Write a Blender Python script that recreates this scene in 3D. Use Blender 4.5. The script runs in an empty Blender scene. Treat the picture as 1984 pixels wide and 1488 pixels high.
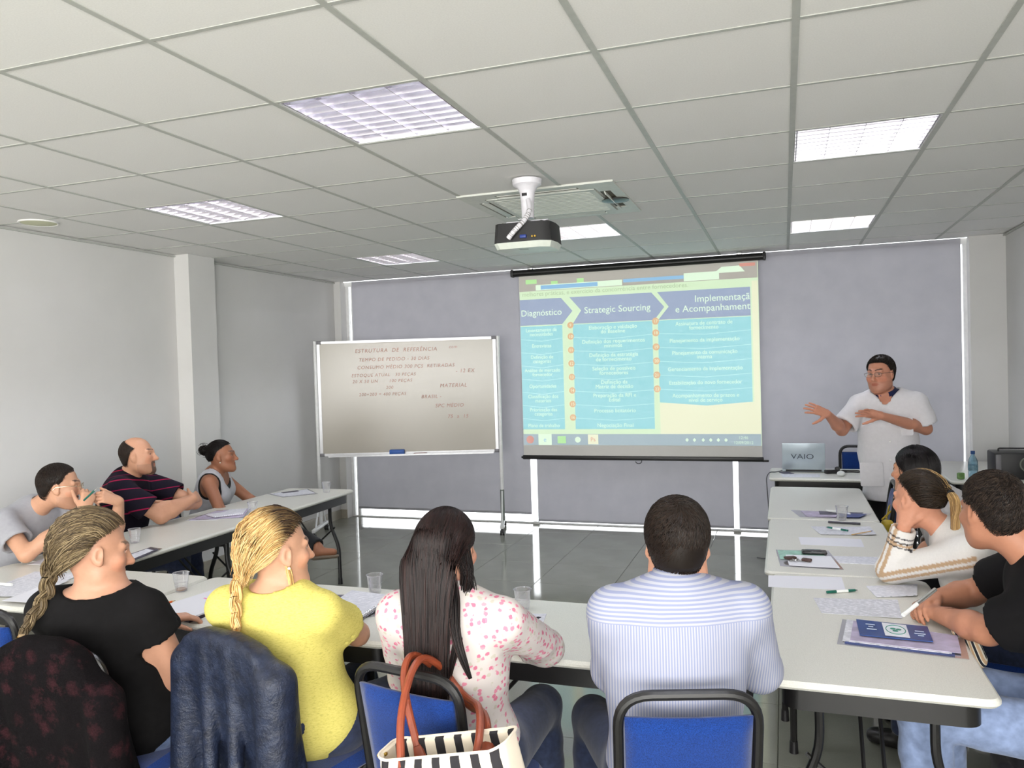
import bpy, bmesh, math, random
import numpy as np
from mathutils import Vector, Matrix
random.seed(7); RNG = np.random.RandomState(7)
SC = bpy.context.scene; COL = SC.collection
PI = math.pi
CEIL = 2.711                     # metres above the floor
XL, XR, YB, YR = -4.86, 1.84, 7.98, -5.6   # left, right, window and rear walls

# ---------------------------------------------------------------- camera
def look(yaw, pitch, roll):
    y, p, r = (math.radians(a) for a in (yaw, pitch, roll))
    f = np.array([math.sin(y)*math.cos(p), math.cos(y)*math.cos(p), math.sin(p)])
    rt = np.array([math.cos(y), -math.sin(y), 0.0]); up = np.cross(rt, f)
    return rt*math.cos(r)+up*math.sin(r), -rt*math.sin(r)+up*math.cos(r), f
cd = bpy.data.cameras.new('camera'); cam = bpy.data.objects.new('camera', cd); COL.objects.link(cam)
r_, u_, f_ = look(-19.0742, -1.2364, -1.7004)
M = Matrix.Identity(4)
for i in range(3):
    M[i][0], M[i][1], M[i][2] = r_[i], u_[i], -f_[i]
M[2][3] = 1.68
cam.matrix_world = M
cd.sensor_width = 36; cd.lens = 1527.27/1984*36; cd.clip_start = .05; cd.clip_end = 200
SC.camera = cam
# ---------------------------------------------------------------- world, lights, exposure
W = bpy.data.worlds.new('World'); SC.world = W; W.use_nodes = True
bg = W.node_tree.nodes['Background']; bg.inputs[0].default_value = (.95, .98, 1, 1); bg.inputs[1].default_value = 2.2
SC.view_settings.view_transform = 'Standard'; SC.view_settings.look = 'None'
SC.view_settings.gamma = 1; SC.view_settings.use_curve_mapping = False; SC.view_settings.exposure = 1.06
def area(name, loc, rot, sx, sy, power, col=(1, 1, 1)):
    l = bpy.data.lights.new(name, 'AREA'); l.shape = 'RECTANGLE'; l.size = sx; l.size_y = sy
    l.energy = power; l.color = col
    o = bpy.data.objects.new(name, l); COL.objects.link(o); o.location = loc; o.rotation_euler = rot; return o
# daylight of the window band in the wall behind the camera
area('rear_window_daylight', (-1.5, -5.45, 1.6), (math.radians(90), 0, 0), 5.6, 1.7, 150, (1, .985, .95))
# added fill that brightens the left wall, at an invented window in the right wall
area('added_side_fill', (1.80, -3.2, 1.6), (math.radians(90), 0, math.radians(90)), 3.6, 1.7, 235, (1, .985, .95))
# the camera's own flash
fl = bpy.data.lights.new('camera_flash', 'SPOT'); fl.energy = 4; fl.shadow_soft_size = .025
fl.spot_size = math.radians(100); fl.spot_blend = .6; fl.color = (1, .98, .96)
fo = bpy.data.objects.new('camera_flash', fl); COL.objects.link(fo)
fo.matrix_world = M @ Matrix.Translation((.04, .05, 0)) @ Matrix.Rotation(math.radians(3), 4, 'X')
try:
    SC.cycles.max_bounces = 8; SC.cycles.diffuse_bounces = 4; SC.cycles.glossy_bounces = 4
    SC.cycles.transmission_bounces = 6; SC.cycles.transparent_max_bounces = 12
    SC.cycles.use_denoising = True; SC.cycles.sample_clamp_indirect = 6; SC.cycles.caustics_refractive = False
except Exception:
    pass

# ---------------------------------------------------------------- materials
def lin(c):
    return tuple(((v/255)/12.92 if v/255 <= .04045 else ((v/255+.055)/1.055)**2.4) for v in c[:3])
MATS = {}
class NB:
    def __init__(s, name):
        s.m = bpy.data.materials.new(name); s.m.use_nodes = True; s.t = s.m.node_tree; s.n = s.t.nodes
        s.b = s.n['Principled BSDF']
    def add(s, typ, **kw):
        n = s.n.new(typ)
        for k, v in kw.items(): setattr(n, k, v)
        return n
    def ln(s, a, b): s.t.links.new(a, b)
    def coords(s, scale=(1, 1, 1), kind='Object', rot=(0, 0, 0)):
        c = s.add('ShaderNodeTexCoord'); m = s.add('ShaderNodeMapping'); m.inputs['Scale'].default_value = scale
        m.inputs['Rotation'].default_value = rot
        s.ln(c.outputs[kind], m.inputs[0]); return m.outputs[0]
    def noise(s, vec, scale, detail=2, rough=.5):
        n = s.add('ShaderNodeTexNoise'); n.inputs['Scale'].default_value = scale
        n.inputs['Detail'].default_value = detail; n.inputs['Roughness'].default_value = rough
        if vec is not None: s.ln(vec, n.inputs['Vector'])
        return n.outputs[0]
    def ramp(s, fac, stops, interp='LINEAR'):
        r = s.add('ShaderNodeValToRGB'); r.color_ramp.interpolation = interp; e = r.color_ramp.elements
        while len(e) < len(stops): e.new(.5)
        for q, (p, c) in zip(e, stops):
            q.position = p; q.color = (*c, 1)
        s.ln(fac, r.inputs[0]); return r.outputs[0]
    def mix(s, fac, a, b, blend='MIX'):
        m = s.add('ShaderNodeMix', data_type='RGBA', blend_type=blend)
        for sock, v in ((m.inputs[0], fac), (m.inputs[6], a), (m.inputs[7], b)):
            if hasattr(v, 'is_linked') or hasattr(v, 'links'): s.ln(v, sock)
            else: sock.default_value = v if isinstance(v, (int, float)) else (*v, 1)
        return m.outputs[2]
    def bump(s, h, strength=.2, dist=.002):
        b = s.add('ShaderNodeBump'); b.inputs['Strength'].default_value = strength; b.inputs['Distance'].default_value = dist
        s.ln(h, b.inputs['Height']); s.ln(b.outputs[0], s.b.inputs['Normal'])
def mat(name, c, rough=.6, metal=0, spec=.5, var=.05, vs=30, bump=0, bs=200, bd=.002, sheen=0, emit=0, alpha=1, trans=0, coat=0, ior=1.5):
    if name in MATS: return MATS[name]
    n = NB(name); L = lin(c); b = n.b
    b.inputs['Roughness'].default_value = rough; b.inputs['Metallic'].default_value = metal
    b.inputs['Specular IOR Level'].default_value = spec; b.inputs['IOR'].default_value = ior
    vec = n.coords()
    f = n.noise(vec, vs, 3)
    col = n.ramp(f, [(.3, tuple(v*(1-var) for v in L)), (.7, tuple(min(1, v*(1+var)) for v in L))])
    n.ln(col, b.inputs['Base Color'])
    if bump: n.bump(n.noise(vec, bs, 2), bump, bd)
    if sheen: b.inputs['Sheen Weight'].default_value = sheen
    if coat: b.inputs['Coat Weight'].default_value = coat
    if emit:
        n.ln(col, b.inputs['Emission Color']); b.inputs['Emission Strength'].default_value = emit
    if trans: b.inputs['Transmission Weight'].default_value = trans
    if alpha < 1: b.inputs['Alpha'].default_value = alpha
    MATS[name] = n.m; return n.m
def vcol(name, rough=.5, spec=.4, var=.06, vs=60, bump=0, bs=300, sheen=0):
    """material that takes its colour from the mesh's own colour attribute"""
    if name in MATS: return MATS[name]
    n = NB(name); a = n.add('ShaderNodeAttribute', attribute_name='Col'); vec = n.coords()
    f = n.ramp(n.noise(vec, vs, 3), [(.3, (1-var,)*3), (.7, (1, 1, 1))])
    n.ln(n.mix(1.0, a.outputs['Color'], f, 'MULTIPLY'), n.b.inputs['Base Color'])
    n.b.inputs['Roughness'].default_value = rough; n.b.inputs['Specular IOR Level'].default_value = spec
    if sheen: n.b.inputs['Sheen Weight'].default_value = sheen
    if bump: n.bump(n.noise(vec, bs, 2), bump, .001)
    MATS[name] = n.m; return n.m

def pane_mat():
    n = NB('window_glass'); t = n.t; tr = n.add('ShaderNodeBsdfTransparent'); gl = n.add('ShaderNodeBsdfGlossy'); gl.inputs['Roughness'].default_value = .02
    fr = n.add('ShaderNodeFresnel'); mx = n.add('ShaderNodeMixShader'); n.ln(fr.outputs[0], mx.inputs[0]); n.ln(tr.outputs[0], mx.inputs[1]); n.ln(gl.outputs[0], mx.inputs[2])
    n.ln(mx.outputs[0], n.n['Material Output'].inputs[0]); return n.m
def blind_mat():
    n = NB('blind_fabric'); v = n.coords(); c = n.ramp(n.noise(v, 5, 3), [(.3, lin((168, 167, 175))), (.7, lin((176, 175, 182)))])
    n.ln(c, n.b.inputs['Base Color']); n.b.inputs['Roughness'].default_value = .9; n.b.inputs['Specular IOR Level'].default_value = .1
    n.bump(n.noise(v, 900, 2), .15, .0005)
    tl = n.add('ShaderNodeBsdfTranslucent'); tl.inputs[0].default_value = (.80, .80, .86, 1); mx = n.add('ShaderNodeMixShader'); mx.inputs[0].default_value = .07
    n.ln(n.b.outputs[0], mx.inputs[1]); n.ln(tl.outputs[0], mx.inputs[2]); n.ln(mx.outputs[0], n.n['Material Output'].inputs[0]); return n.m
def emit_mat(name, c, s):
    n = NB(name); e = n.add('ShaderNodeEmission'); e.inputs[0].default_value = (*lin(c), 1); e.inputs[1].default_value = s
    n.ln(e.outputs[0], n.n['Material Output'].inputs[0]); return n.m
# ---------------------------------------------------------------- mesh builders: every one returns (verts, faces)
def A(*v): return np.array(v, float)
def nrm(v): v = np.asarray(v, float); return v/np.linalg.norm(v)
def J(*parts):
    V, F, o = [], [], 0
    for v, f in parts:
        v = np.asarray(v, float).reshape(-1, 3); V.append(v)
        F += [tuple(int(i)+o for i in q) for q in f]; o += len(v)
    return np.concatenate(V), F
def mv(m, loc=(0, 0, 0), rz=0, R=None, s=1):
    V, F = m; V = np.asarray(V, float)*s
    if R is not None: V = V @ np.asarray(R, float).T
    if rz: c, q = math.cos(rz), math.sin(rz); V = V @ np.array([[c, q, 0], [-q, c, 0], [0, 0, 1]])
    return V+np.asarray(loc, float), F
def rotx(a): c, s = math.cos(a), math.sin(a); return np.array([[1, 0, 0], [0, c, -s], [0, s, c]])
def roty(a): c, s = math.cos(a), math.sin(a); return np.array([[c, 0, s], [0, 1, 0], [-s, 0, c]])
def rotz(a): c, s = math.cos(a), math.sin(a); return np.array([[c, -s, 0], [s, c, 0], [0, 0, 1]])
def box(x0, x1, y0, y1, z0, z1):
    v = [(x, y, z) for x in (x0, x1) for y in (y0, y1) for z in (z0, z1)]
    return np.array(v, float), [(0, 1, 3, 2), (4, 6, 7, 5), (0, 4, 5, 1), (2, 3, 7, 6), (0, 2, 6, 4), (1, 5, 7, 3)]
def rbox(sx, sy, sz, r, seg=2):
    bm = bmesh.new(); bmesh.ops.create_cube(bm, size=1)
    for v in bm.verts: v.co = Vector((v.co.x*sx, v.co.y*sy, v.co.z*sz))
    bmesh.ops.bevel(bm, geom=bm.edges[:], offset=r, segments=seg, affect='EDGES', profile=.5)
    V = np.array([v.co[:] for v in bm.verts]); bm.verts.index_update()
    F = [tuple(v.index for v in f.verts) for f in bm.faces]; bm.free(); return V, F
def rrect(w, d, r, n=5):
    p = []
    for cx, cy, a0 in ((w/2-r, d/2-r, 0), (-w/2+r, d/2-r, 90), (-w/2+r, -d/2+r, 180), (w/2-r, -d/2+r, 270)):
        for k in range(n+1):
            a = math.radians(a0+90*k/n); p.append((cx+r*math.cos(a), cy+r*math.sin(a)))
    return p
def prism(poly, z0, z1):
    n = len(poly); V = [(x, y, z0) for x, y in poly]+[(x, y, z1) for x, y in poly]
    F = [tuple(range(n-1, -1, -1)), tuple(range(n, 2*n))]+[(i, (i+1) % n, n+(i+1) % n, n+i) for i in range(n)]
    return np.array(V, float), F
def slab(w, d, r, z0, z1, e=.006):
    """rounded plate with softened top and bottom edges"""
    rings = [(w-2*e, d-2*e, max(r-e, .001), z0), (w, d, r, z0+e), (w, d, r, z1-e), (w-2*e, d-2*e, max(r-e, .001), z1)]
    V, F = [], []; n = None
    for q in rings:
        p = rrect(*q[:3]); n = len(p); V += [(x, y, q[3]) for x, y in p]
    F.append(tuple(range(n-1, -1, -1))); F.append(tuple(range(3*n, 4*n)))
    for k in range(3):
        F += [(k*n+i, k*n+(i+1) % n, (k+1)*n+(i+1) % n, (k+1)*n+i) for i in range(n)]
    return np.array(V, float), F
def tube(path, r, n=8, closed=False, caps=True, flat=None, up=None):
    P = np.asarray(path, float); m = len(P); r = np.broadcast_to(np.asarray(r, float), (m,))
    T = np.gradient(P, axis=0) if not closed else np.roll(P, -1, 0)-np.roll(P, 1, 0)
    T /= np.linalg.norm(T, axis=1)[:, None]+1e-12
    u = np.asarray(up, float) if up is not None else (A(0, 0, 1) if abs(T[0][2]) < .9 else A(1, 0, 0))
    V = []; a = np.arange(n)*2*PI/n
    for i in range(m):
        u = u-T[i]*np.dot(u, T[i]); u /= np.linalg.norm(u)+1e-12; w = np.cross(T[i], u)
        fu, fw = flat if flat else (1, 1)
        V.append(P[i]+r[i]*(np.cos(a)[:, None]*u*fu+np.sin(a)[:, None]*w*fw))
    V = np.concatenate(V); F = []
    for i in range(m if closed else m-1):
        j = (i+1) % m
        F += [(i*n+k, i*n+(k+1) % n, j*n+(k+1) % n, j*n+k) for k in range(n)]
    if caps and not closed: F += [tuple(range(n-1, -1, -1)), tuple((m-1)*n+k for k in range(n))]
    return V, F
def arc_path(pts, r, n=5):
    """polyline with rounded corners"""
    pts = [np.asarray(p, float) for p in pts]; out = [pts[0]]
    for a, b, c in zip(pts, pts[1:], pts[2:]):
        d0, d1 = nrm(a-b), nrm(c-b); q = min(r, np.linalg.norm(a-b)*.49, np.linalg.norm(c-b)*.49)
        s, e = b+d0*q, b+d1*q
        for t in np.linspace(0, 1, n+1): out.append((1-t)**2*s+2*t*(1-t)*b+t*t*e)
    out.append(pts[-1]); return out
def lathe(prof, n=20):
    V, F = [], []; a = np.arange(n)*2*PI/n; m = len(prof)
    for r, z in prof: V += [(r*math.cos(t), r*math.sin(t), z) for t in a]
    for i in range(m-1): F += [(i*n+k, i*n+(k+1) % n, (i+1)*n+(k+1) % n, (i+1)*n+k) for k in range(n)]
    if prof[0][0] > 1e-5: F.append(tuple(range(n-1, -1, -1)))
    if prof[-1][0] > 1e-5: F.append(tuple((m-1)*n+k for k in range(n)))
    return np.array(V, float), F
def ball(c, r, n=12, m=8):
    r = np.broadcast_to(np.asarray(r, float), (3,))
    V, F = lathe([(max(math.sin(PI*k/m), 1e-6), -math.cos(PI*k/m)) for k in range(m+1)], n)
    return V*r+np.asarray(c, float), F
# ---------------------------------------------------------------- objects
def mesh(name, m, ma, smooth=True, cols=None):
    V, F = m; me = bpy.data.meshes.new(name); V = np.asarray(V, np.float32)
    if isinstance(F, np.ndarray):
        k = F.shape[1]; me.vertices.add(len(V)); me.vertices.foreach_set('co', V.ravel())
        me.loops.add(F.size); me.loops.foreach_set('vertex_index', F.ravel().astype(np.int32))
        me.polygons.add(len(F)); me.polygons.foreach_set('loop_start', np.arange(0, F.size, k, dtype=np.int32))
        me.polygons.foreach_set('loop_total', np.full(len(F), k, np.int32)); me.update(calc_edges=True); me.validate()
    else:
        me.from_pydata(V.tolist(), [], F); me.update()
    if cols is not None:
        at = me.color_attributes.new('Col', 'FLOAT_COLOR', 'POINT')
        at.data.foreach_set('color', np.concatenate([cols, np.ones((len(cols), 1))], 1).astype(np.float32).ravel())
    if ma: me.materials.append(ma)
    if smooth:
        me.polygons.foreach_set('use_smooth', np.ones(len(me.polygons), bool))
        if smooth == 'a':
            try: me.set_sharp_from_angle(angle=math.radians(35))
            except Exception: pass
    return me
def tag(o, label=None, cat=None, group=None, kind=None):
    for k, v in (('label', label), ('category', cat), ('group', group), ('kind', kind)):
        if v: o[k] = v
    return o
def obj(name, m, ma=None, parent=None, loc=None, smooth='a', world=False, cols=None, label=None, cat=None, group=None, kind=None, rz=0):
    """m: (verts, faces) or mesh data. world=True: verts are in world space, the parent is unrotated"""
    if not isinstance(m, bpy.types.Mesh):
        if world and parent is not None: m = (np.asarray(m[0], float)-np.array(parent.location), m[1])
        m = mesh(name, m, ma, smooth, cols)
    o = bpy.data.objects.new(name, m); COL.objects.link(o)
    if parent is not None: o.parent = parent
    if loc is not None: o.location = loc
    if rz: o.rotation_euler = (0, 0, rz)
    return tag(o, label, cat, group, kind)
def thing(name, label, cat, loc=(0, 0, 0), rz=0, group=None, kind=None):
    o = bpy.data.objects.new(name, None); COL.objects.link(o); o.location = loc; o.rotation_euler = (0, 0, rz)
    o.empty_display_size = .05
    return tag(o, label, cat, group, kind)
KIDS = {}
def kids(o): return [c for c in bpy.data.objects if c.parent == o]
def dup(root, loc, rz, label):
    def cp(o, par):
        c = o.copy(); COL.objects.link(c); c.parent = par
        for k in kids(o): cp(k, c)
        return c
    src = kids(root); r = root.copy(); COL.objects.link(r); r.location = loc; r.rotation_euler = (0, 0, rz); r['label'] = label
    for k in src: cp(k, r)
    return r
def text(name, s, size, ma, parent, loc, rot, align='CENTER', shear=0, space=1, sx=1, lead=1):
    c = bpy.data.curves.new(name, 'FONT'); c.body = s; c.size = size; c.align_x = align; c.shear = shear
    c.space_character = space; c.space_line = lead; c.resolution_u = 3; c.extrude = .0002
    c.materials.append(ma); o = bpy.data.objects.new(name, c); COL.objects.link(o)
    o.location = loc; o.rotation_euler = rot; o.scale = (sx, 1, 1); o.parent = parent; TEXTS.append(o); return o
TEXTS = []
def bake_texts():
    dg = bpy.context.evaluated_depsgraph_get()
    for o in TEXTS:
        me = bpy.data.meshes.new_from_object(o.evaluated_get(dg)); nm = o.data.name; p, l, r, s = o.parent, o.location.copy(), o.rotation_euler.copy(), o.scale.copy(); ma = o.data.materials[0]
        me.materials.clear(); me.materials.append(ma); bpy.data.objects.remove(o)
        q = bpy.data.objects.new(nm, me); COL.objects.link(q); q.parent = p; q.location = l; q.rotation_euler = r; q.scale = s
# ================================================================ ROOM
m_wall = mat('wall_paint', (212, 211, 209), .75, spec=.25, var=.02, vs=3, bump=.05, bs=220)
m_ceil = mat('mineral_tile', (236, 235, 232), .9, spec=.1, var=.03, vs=180, bump=.25, bs=420, bd=.001)
m_tee = mat('tee_bar_grey', (182, 184, 178), .45, spec=.4)
m_white = mat('white_enamel', (225, 225, 224), .35)
m_blind = blind_mat()
m_black = mat('black_steel', (20, 19, 19), .38, var=.1)
m_dark = mat('black_plastic', (24, 23, 25), .45, var=.1)
m_alu = mat('aluminium', (200, 200, 202), .35, metal=.6)
m_chrome = mat('chrome', (220, 220, 222), .12, metal=1)
m_grout = mat('grout', (120, 120, 110), .8)
m_glass = pane_mat()
m_base = mat('skirting_stone', (158, 152, 138), .4)

n = NB('porcelain_tile'); v = n.coords((1, 1, 1))
c1 = n.ramp(n.noise(v, 3, 4), [(.3, lin((132, 133, 122))), (.7, lin((144, 145, 134)))])
c2 = n.ramp(n.noise(v, 160, 2), [(.3, (.92,)*3), (.7, (1, 1, 1))])
n.ln(n.mix(1.0, c1, c2, 'MULTIPLY'), n.b.inputs['Base Color']); n.b.inputs['Roughness'].default_value = .07
n.b.inputs['IOR'].default_value = 1.6; n.bump(n.noise(v, 2.5, 1), .02, .01); m_floor = n.m

def struct(name, m, ma, parent=None, smooth='a'):
    return obj(name, m, ma, parent, smooth=smooth, kind='structure')
T = .1
fl0 = struct('floor', box(XL-T, XR+T, YR-T, YB+.12, -.12, -.009), m_grout)
cache = {}
S = .6; g = .0015
x = XL
while x < XR-.02:
    y = YR; x1 = min(x+S, XR)
    while y < YB+.05:
        y1 = min(y+S, YB+.1); k = (round(x1-x, 3), round(y1-y, 3))
        if k not in cache:
            w, d = k; e = .0012
            V = [(g, g, -.009), (w-g, g, -.009), (w-g, d-g, -.009), (g, d-g, -.009), (g, g, -e), (w-g, g, -e), (w-g, d-g, -e), (g, d-g, -e),
                 (g+e, g+e, 0), (w-g-e, g+e, 0), (w-g-e, d-g-e, 0), (g+e, d-g-e, 0)]
            F = [(0, 3, 2, 1), (8, 9, 10, 11)]+[(i+o, (i+1) % 4+o, (i+1) % 4+4+o, i+4+o) for o in (0, 4) for i in range(4)]
            cache[k] = mesh('floor_tile', (V, F), m_floor, False)
        obj('floor_tile', cache[k], parent=fl0, loc=(x, y, 0))
        y += S
    x += S
# ceiling: slab, tiles in a grid of tee bars
ce = struct('ceiling', box(XL-T, XR+T, YR-T, YB+.12, CEIL+.16, CEIL+.26), m_ceil)
G = .625; gx0, gy0 = -1.9103*G, 2.1218*G
LIGHTS = {(-1, -3): 0, (-4, -1): 0, (2, -1): 0, (-4, -6): 0, (2, -6): 0, (-1, 2): 'lit', (2, 4): 1, (-4, 4): 1, (-4, 8): 1, (-1, 7): 1, (2, 8): 1}
AC = (-1.83, -.89, 4.39, 5.33)
gxs = [gx0+k*G for k in range(-8, 8)]; gys = [gy0+k*G for k in range(-12, 12)]
cache = {}
for i, xa in enumerate(gxs[:-1]):
    for j, ya in enumerate(gys[:-1]):
        ki, kj = i-8, j-12
        if (ki, kj) in LIGHTS: continue
        x0, x1 = max(xa+.006, XL), min(xa+G-.006, XR); y0, y1 = max(ya+.006, YR), min(ya+G-.006, YB)
        if x1-x0 < .03 or y1-y0 < .03: continue
        if x0 >= AC[0]-.05 and x1 <= AC[1]+.05 and y0 >= AC[2]-.05 and y1 <= AC[3]+.05: continue
        k = (round(x1-x0, 3), round(y1-y0, 3))
        if k not in cache:
            cache[k] = mesh('ceiling_tile', box(0, k[0], 0, k[1], 0, .014), m_ceil, False)
        o = obj('ceiling_tile', cache[k], parent=ce, loc=(x0, y0, CEIL+.001+.0012*random.random()))
for xa in gxs:
    if XL < xa < XR: obj('tee_bar', box(xa-.0115, xa+.0115, YR, YB-.02, CEIL-.0012, CEIL+.004), m_tee, ce, smooth=False)
for ya in gys:
    if YR < ya < YB: obj('tee_bar', box(XL, XR, ya-.0085, ya+.0085, CEIL-.0006, CEIL+.003), m_tee, ce, smooth=False)
# walls
wl = struct('wall_left', box(XL-T, XL, YR-T, YB+.12, -.12, CEIL+.2), m_wall)
struct('wall_left_pilaster', J(box(XL-.02, -4.71, 5.40, 5.72, 0, CEIL)), m_wall)
struct('wall_right', J(box(XR, XR+T, -1.4, YB+.12, -.12, CEIL+.2), box(XR, XR+T, YR-T, -5.0, -.12, CEIL+.2), box(XR, XR+T, -5.0, -1.4, -.12, .68),
                       box(XR, XR+T, -5.0, -1.4, 2.42, CEIL+.2)), m_wall)  # the opening is made up, cut for the added side fill
w3 = struct('window_added', J(*[box(XR+.03, XR+.07, q-.025, q+.025, .68, 2.42) for q in (-4.975, -3.2, -1.425)], box(XR+.03, XR+.07, -5.0, -1.4, .68, .73), box(XR+.03, XR+.07, -5.0, -1.4, 2.37, 2.42)), m_white)  # unseen window, added to go with the side fill lamp
for a, b in ((-4.95, -3.225), (-3.175, -1.45)): obj('pane', box(XR+.047, XR+.053, a, b, .73, 2.37), m_glass, w3, smooth=False)
rear = struct('wall_rear', J(box(XL-T, XR+T, YR-T, YR, -.12, .68), box(XL-T, XR+T, YR-T, YR, 2.42, CEIL+.2),
                             box(XL-T, -4.3, YR-T, YR, .68, 2.42), box(1.3, XR+T, YR-T, YR, .68, 2.42)), m_wall)
wr = struct('window_2', J(box(-4.3, 1.3, YR-.07, YR-.03, .68, .73), box(-4.3, 1.3, YR-.07, YR-.03, 2.37, 2.42),
                          *[box(q-.025, q+.025, YR-.07, YR-.03, .73, 2.37) for q in (-4.275, -2.9, -1.5, -.1, 1.275)]), m_white)
for a, b in zip((-4.25, -2.875, -1.475, -.075), (-2.925, -1.525, -.125, 1.25)):
    obj('pane', box(a, b, YR-.053, YR-.047, .73, 2.37), m_glass, wr, smooth=False)
struct('wall_back', J(box(XL, -4.775, 7.90, YB+.1, 0, CEIL), box(1.56, XR, 7.90, YB+.1, 0, CEIL)), m_wall)
win = struct('window_1', J(box(-4.775, 1.56, 8.0, 8.06, 2.66, CEIL), box(-4.775, 1.56, 8.02, 8.06, 0, .012),
                           *[box(q-.018, q+.018, 8.01, 8.06, .012, 2.66) for q in (-4.755, -4.685, 1.545)]), m_white)
for a, b in ((-4.667, -2.536), (-2.53, -.470), (-.464, 1.527), (-4.737, -4.703)):
    obj('pane', box(a, b, 8.032, 8.040, .012, 2.66), m_glass, win, smooth=False)
for q in (-2.533, -.467):
    obj('mullion_foot', mv(rbox(.07, .05, .028, .006), (q, 7.995, .014)), m_white, win)
struct('baseboard_left', J(box(XL, XL+.014, YR, 5.40, 0, .10), box(XL, XL+.014, 5.72, 7.90, 0, .10), box(-4.71, -4.696, 5.386, 5.734, 0, .10),
                           box(XL, -4.71, 5.386, 5.40, 0, .10), box(XL, -4.71, 5.72, 5.734, 0, .10)), m_base)
struct('baseboard_right', box(XR-.014, XR, YR, 7.90, 0, .10), m_base)
struct('baseboard_back', J(box(XL, -4.775, 7.886, 7.90, 0, .10), box(1.56, XR, 7.886, 7.90, 0, .10)), m_base)
struct('trim_1', J(box(XL, XL+.02, YR, YB, CEIL-.02, CEIL-.008), box(XR-.02, XR, YR, YB, CEIL-.02, CEIL-.008)), m_tee)
# roller blinds
for k, (a, b, z, lab) in enumerate(((-4.653, -2.567, .115, 'grey roller blind left of the projector screen, behind the whiteboard'),
                        (-2.498, -.493, .045, 'grey roller blind behind the projector screen'),
                        (-.444, 1.501, .045, 'grey roller blind right of the projector screen, behind the standing presenter'))):
    t = thing('roller_blind', lab, 'window blind', ((a+b)/2, 7.95, 0), group='roller blinds on the window wall')
    w = (b-a)/2; nx, nz = 24, 10
    V = [(-w+2*w*i/nx, .004*math.sin(i*1.3+k)*math.sin(j*.5), z+(CEIL-.007-z)*j/nz) for j in range(nz+1) for i in range(nx+1)]
    F = [(j*(nx+1)+i, j*(nx+1)+i+1, (j+1)*(nx+1)+i+1, (j+1)*(nx+1)+i) for j in range(nz) for i in range(nx)]
    obj('blind_fabric', (V, F), m_blind, t)
    obj('bottom_bar', mv(rbox(2*w, .012, .024, .004), (0, .001, z+.004)), m_blind, t)
    obj('roller', mv(tube([(-w, 0, 0), (w, 0, 0)], .022, 12), (0, .03, CEIL-.035)), m_blind, t)
# ceiling lights
m_louv = mat('louvre_satin', (190, 186, 191), .2, metal=.9, var=.01)
m_tube = emit_mat('lamp_tube_lit', (240, 244, 255), 52)
m_hous = mat('light_housing', (236, 236, 238), .5)
LLAB = {(-1, 2): 'large recessed louvred ceiling light nearest the camera', (2, 4): 'recessed louvred ceiling light at the right of the ceiling, nearer of the two there',
        (-4, 4): 'recessed louvred ceiling light at the left, nearer the camera of the two there', (-4, 8): 'small-looking louvred ceiling light above the whiteboard',
        (-1, 7): 'louvred ceiling light just behind the ceiling projector', (-1, -3): 'louvred ceiling light behind the camera, middle of the room', (-4, -1): 'louvred ceiling light behind the camera, along the long left wall',
        (2, -1): 'louvred ceiling light behind the camera, by the side window', (-4, -6): 'louvred ceiling light by the rear window, left wall side', (2, -6): 'louvred ceiling light by the rear window, side window end',
        (2, 8): 'faint louvred ceiling light nearest the right end of the window wall'}
for (ki, kj), _ in LIGHTS.items():
    x0, y0 = gx0+ki*G, gy0+kj*G; c = (x0+G/2, y0+G/2, CEIL)
    t = thing('ceiling_light', LLAB[(ki, kj)], 'ceiling light', c, group='louvred lights set in the ceiling grid')
    h = .300
    obj('housing', J(box(-h, h, -h, h, .085, .095), box(-h, -h+.004, -h, h, .002, .085), box(h-.004, h, -h, h, .002, .085),
                     box(-h, h, -h, -h+.004, .002, .085), box(-h, h, h-.004, h, .002, .085)), m_hous, t, smooth=False)
    for i in (-1, 0, 1):
        xx = i*h/2
        obj('louvre_blade', J(box(xx-.0015, xx+.0015, -h+.004, h-.004, .004, .04), box(xx-.007, xx+.007, -h+.004, h-.004, .0402, .044)), m_louv, t, smooth=False)
    for i in (-2, 2):
        xx = i*(h-.010)/2
        obj('louvre_side', box(xx-.003, xx+.003, -h+.006, h-.006, .004, .05), m_louv, t, smooth=False)
    mm = mesh('cross_blade', J(*[prism([(a+.0035, .034), (a+.002, .003), (a-.002, .003), (a-.0035, .034)], 0, .001) for a in ()] or [box(-h+.004, h-.004, -.003, .003, .006, .034)]), m_louv, False)
    # tapered cross blade
    V, F = box(-h+.004, h-.004, -.0075, .0075, .004, .036); V[V[:, 2] < .01, 1] *= .12
    mm = mesh('cross_blade', (V, F), m_louv, False)
    for i in range(9):
        obj('cross_blade', mm, parent=t, loc=(0, -h+.035+i*(2*h-.07)/8, 0))
    for i in range(4):
        xx = -h+.075+i*.15
        obj('lamp_tube', tube([(xx, -h+.02, .066), (xx, h-.02, .066)], .008, 8), m_tube, t)
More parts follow.
